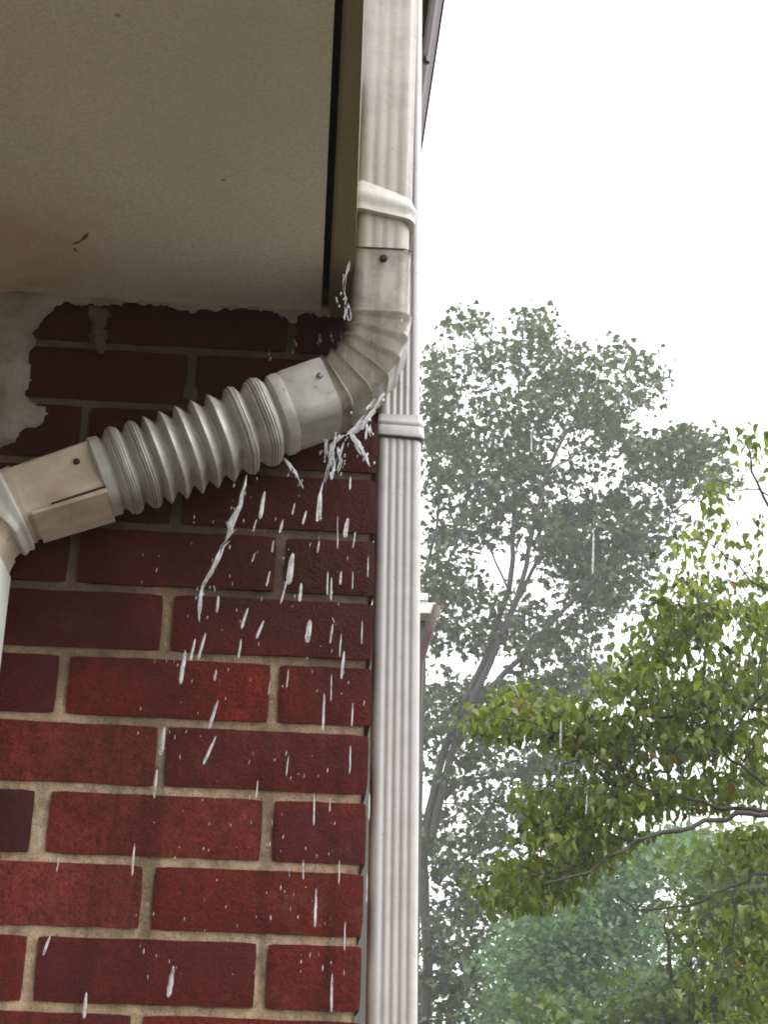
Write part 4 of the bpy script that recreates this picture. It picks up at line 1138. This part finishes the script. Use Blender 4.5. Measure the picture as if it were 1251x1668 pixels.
# splash bursting from the elbow seam
def splash(name, label, chunks, Y, seed):
    r = random.Random(seed); mb = MB(); c = at(chunks[0][0], chunks[0][1], Y)
    def thread(x0, y0, x1, y1, w):
        n = 9; a, b = at(x0, y0, Y - 0.012 * r.random()), at(x1, y1, Y - 0.012 * r.random())
        bow = Vector((r.gauss(0, 0.06), r.gauss(0, 0.05), r.gauss(0, 0.06))) * (b - a).length; ph, fq = r.uniform(0, 6), r.uniform(3, 7)
        pts = [a + (b - a) * (k / n) + bow * math.sin(math.pi * k / n) - c for k in range(n + 1)]
        rad = [w * 0.5 * Y / F * (0.12 if k in (0, n) else (0.6 + 0.3 * math.sin(ph + fq * k / n)) * math.sin(math.pi * (0.12 + 0.8 * k / n)) ** 0.5) for k in range(n + 1)]
        strand(mb, pts, rad, 9, 0.04, r.randrange(999))
    for (x0, y0, x1, y1, w) in chunks:
        thread(x0, y0, x1, y1, w * 0.85)
        thread(x0 + r.gauss(0, w * 0.3), y0 + r.gauss(0, 3), x1 + r.gauss(0, w * 0.35), y1 + r.gauss(0, 4), w * 0.6)
        for _ in range(2):
            u = r.random(); xx = x0 + (x1 - x0) * u + r.gauss(0, w * 0.8); yy = y0 + (y1 - y0) * u + r.gauss(0, w * 0.6) + 3
            thread(xx, yy, xx - 0.8, yy + r.uniform(4, 8), r.uniform(3.0, 5.0))
    o = mb.build(name, M_SPRAY, None, True); o.location = c
    return tag(o, label, 'water')
splash('water_splash', 'white water bursting from the underside of the crimped elbow', [(612, 668, 588, 692, 13), (600, 676, 572, 708, 16), (594, 684, 604, 712, 8), (610, 650, 596, 668, 8), (585, 690, 566, 706, 12), (604, 672, 590, 700, 9), (627, 640, 612, 664, 7)], 1.425, 3)
splash('water_splash', 'slanting pinkish jet of water beside the strap of the ribbed downspout', [(570, 704, 586, 730, 12), (582, 722, 600, 752, 13), (596, 740, 602, 756, 8), (576, 712, 594, 742, 9)], 1.44, 4)
splash('water_splash', 'foaming water falling in a ragged sheet below the connector collar', [(548, 712, 540, 738, 12), (540, 722, 544, 752, 13), (532, 716, 530, 740, 7), (552, 730, 556, 752, 9), (540, 745, 528, 786, 6), (548, 748, 538, 780, 5), (556, 745, 548, 768, 5), (535, 735, 540, 760, 9), (562, 708, 546, 722, 9)], 1.435, 6)
splash('water_splash', 'thin sheet of water sliding off the rim of the corrugated hose', [(462, 746, 474, 768, 8), (470, 756, 486, 782, 6), (480, 770, 494, 796, 5)], 1.44, 8)
splash('trickling_water', 'bright trickle running down the fascia beside the elbow', [(569, 424, 564, 448, 4), (565, 444, 561, 482, 3), (561, 476, 563, 498, 3), (567, 494, 571, 522, 5), (562, 500, 561, 522, 4), (548, 484, 550, 494, 3), (546, 374, 541, 386, 4)], 1.405, 9)
splash('trickling_water', 'drips hanging below the fascia end above the connector collar', [(541, 540, 542, 552, 4), (555, 540, 557, 556, 4), (520, 545, 521, 556, 3), (480, 556, 482, 566, 3), (440, 570, 438, 580, 2)], 1.50, 10)
# rain in front of the trees
for i, (x0, y0, x1, y1, w, lb) in enumerate([(967, 862, 966, 936, 6, 'long raindrop before the middle of the maple crown'), (914, 1172, 913, 1218, 5, 'raindrop before the left tip of the dogwood foliage'),
                                             (866, 700, 866, 738, 4, 'raindrop before the upper maple crown'), (956, 1292, 955, 1326, 4, 'raindrop before the dogwood foliage left of its dark bough')]):
    drop(x0, y0, x1, y1, w, lb, Y=1.9 + 0.5 * random.Random(i).random(), mat=M_RAIN, seed=300 + i, group='raindrops in front of the trees', name='raindrop')
# fine spray in the air below the leak
mb = MB(); rs_ = random.Random(91)
for _ in range(170):
    u = rs_.random() ** 0.8; x = 560 - 330 * rs_.random() ** 1.3 + rs_.gauss(0, 18); y = 700 + 900 * u
    if x > 606: continue
    if y < 830 and x < 470: continue
    p = at(x, y, rs_.uniform(1.25, 1.5)); h_ = rs_.uniform(0.0006, 0.0026); a_ = rs_.gauss(-0.08, 0.1)
    strand(mb, [p, p + Vector((a_ * h_, 0, -h_)), p + Vector((2 * a_ * h_, 0, -2 * h_))], [h_ * 0.06, rs_.uniform(0.0003, 0.0006), h_ * 0.06], 5, 0.1, 1)
o = mb.build('water_spray', M_WATER, None, True); o['kind'] = 'stuff'; o['label'] = 'fine spray of tiny droplets below the leaking elbow'
# ------------------------------------------------------------------ rain haze
mt = bpy.data.materials.new('rain_haze'); mt.use_nodes = True
nt = mt.node_tree; nt.nodes.remove(nt.nodes['Principled BSDF'])
pv = nt.nodes.new('ShaderNodeVolumePrincipled'); pv.inputs['Color'].default_value = (0.93, 0.95, 0.97, 1); pv.inputs['Density'].default_value = 0.0032
nt.links.new(pv.outputs[0], nt.nodes['Material Output'].inputs['Volume'])
mb = MB(); mb.box((-115, -115, -1.2), (115, 115, 19.0)); hz = mb.build('haze', mt); hz['kind'] = 'stuff'; hz['label'] = 'thin grey rain haze hanging between the trees'
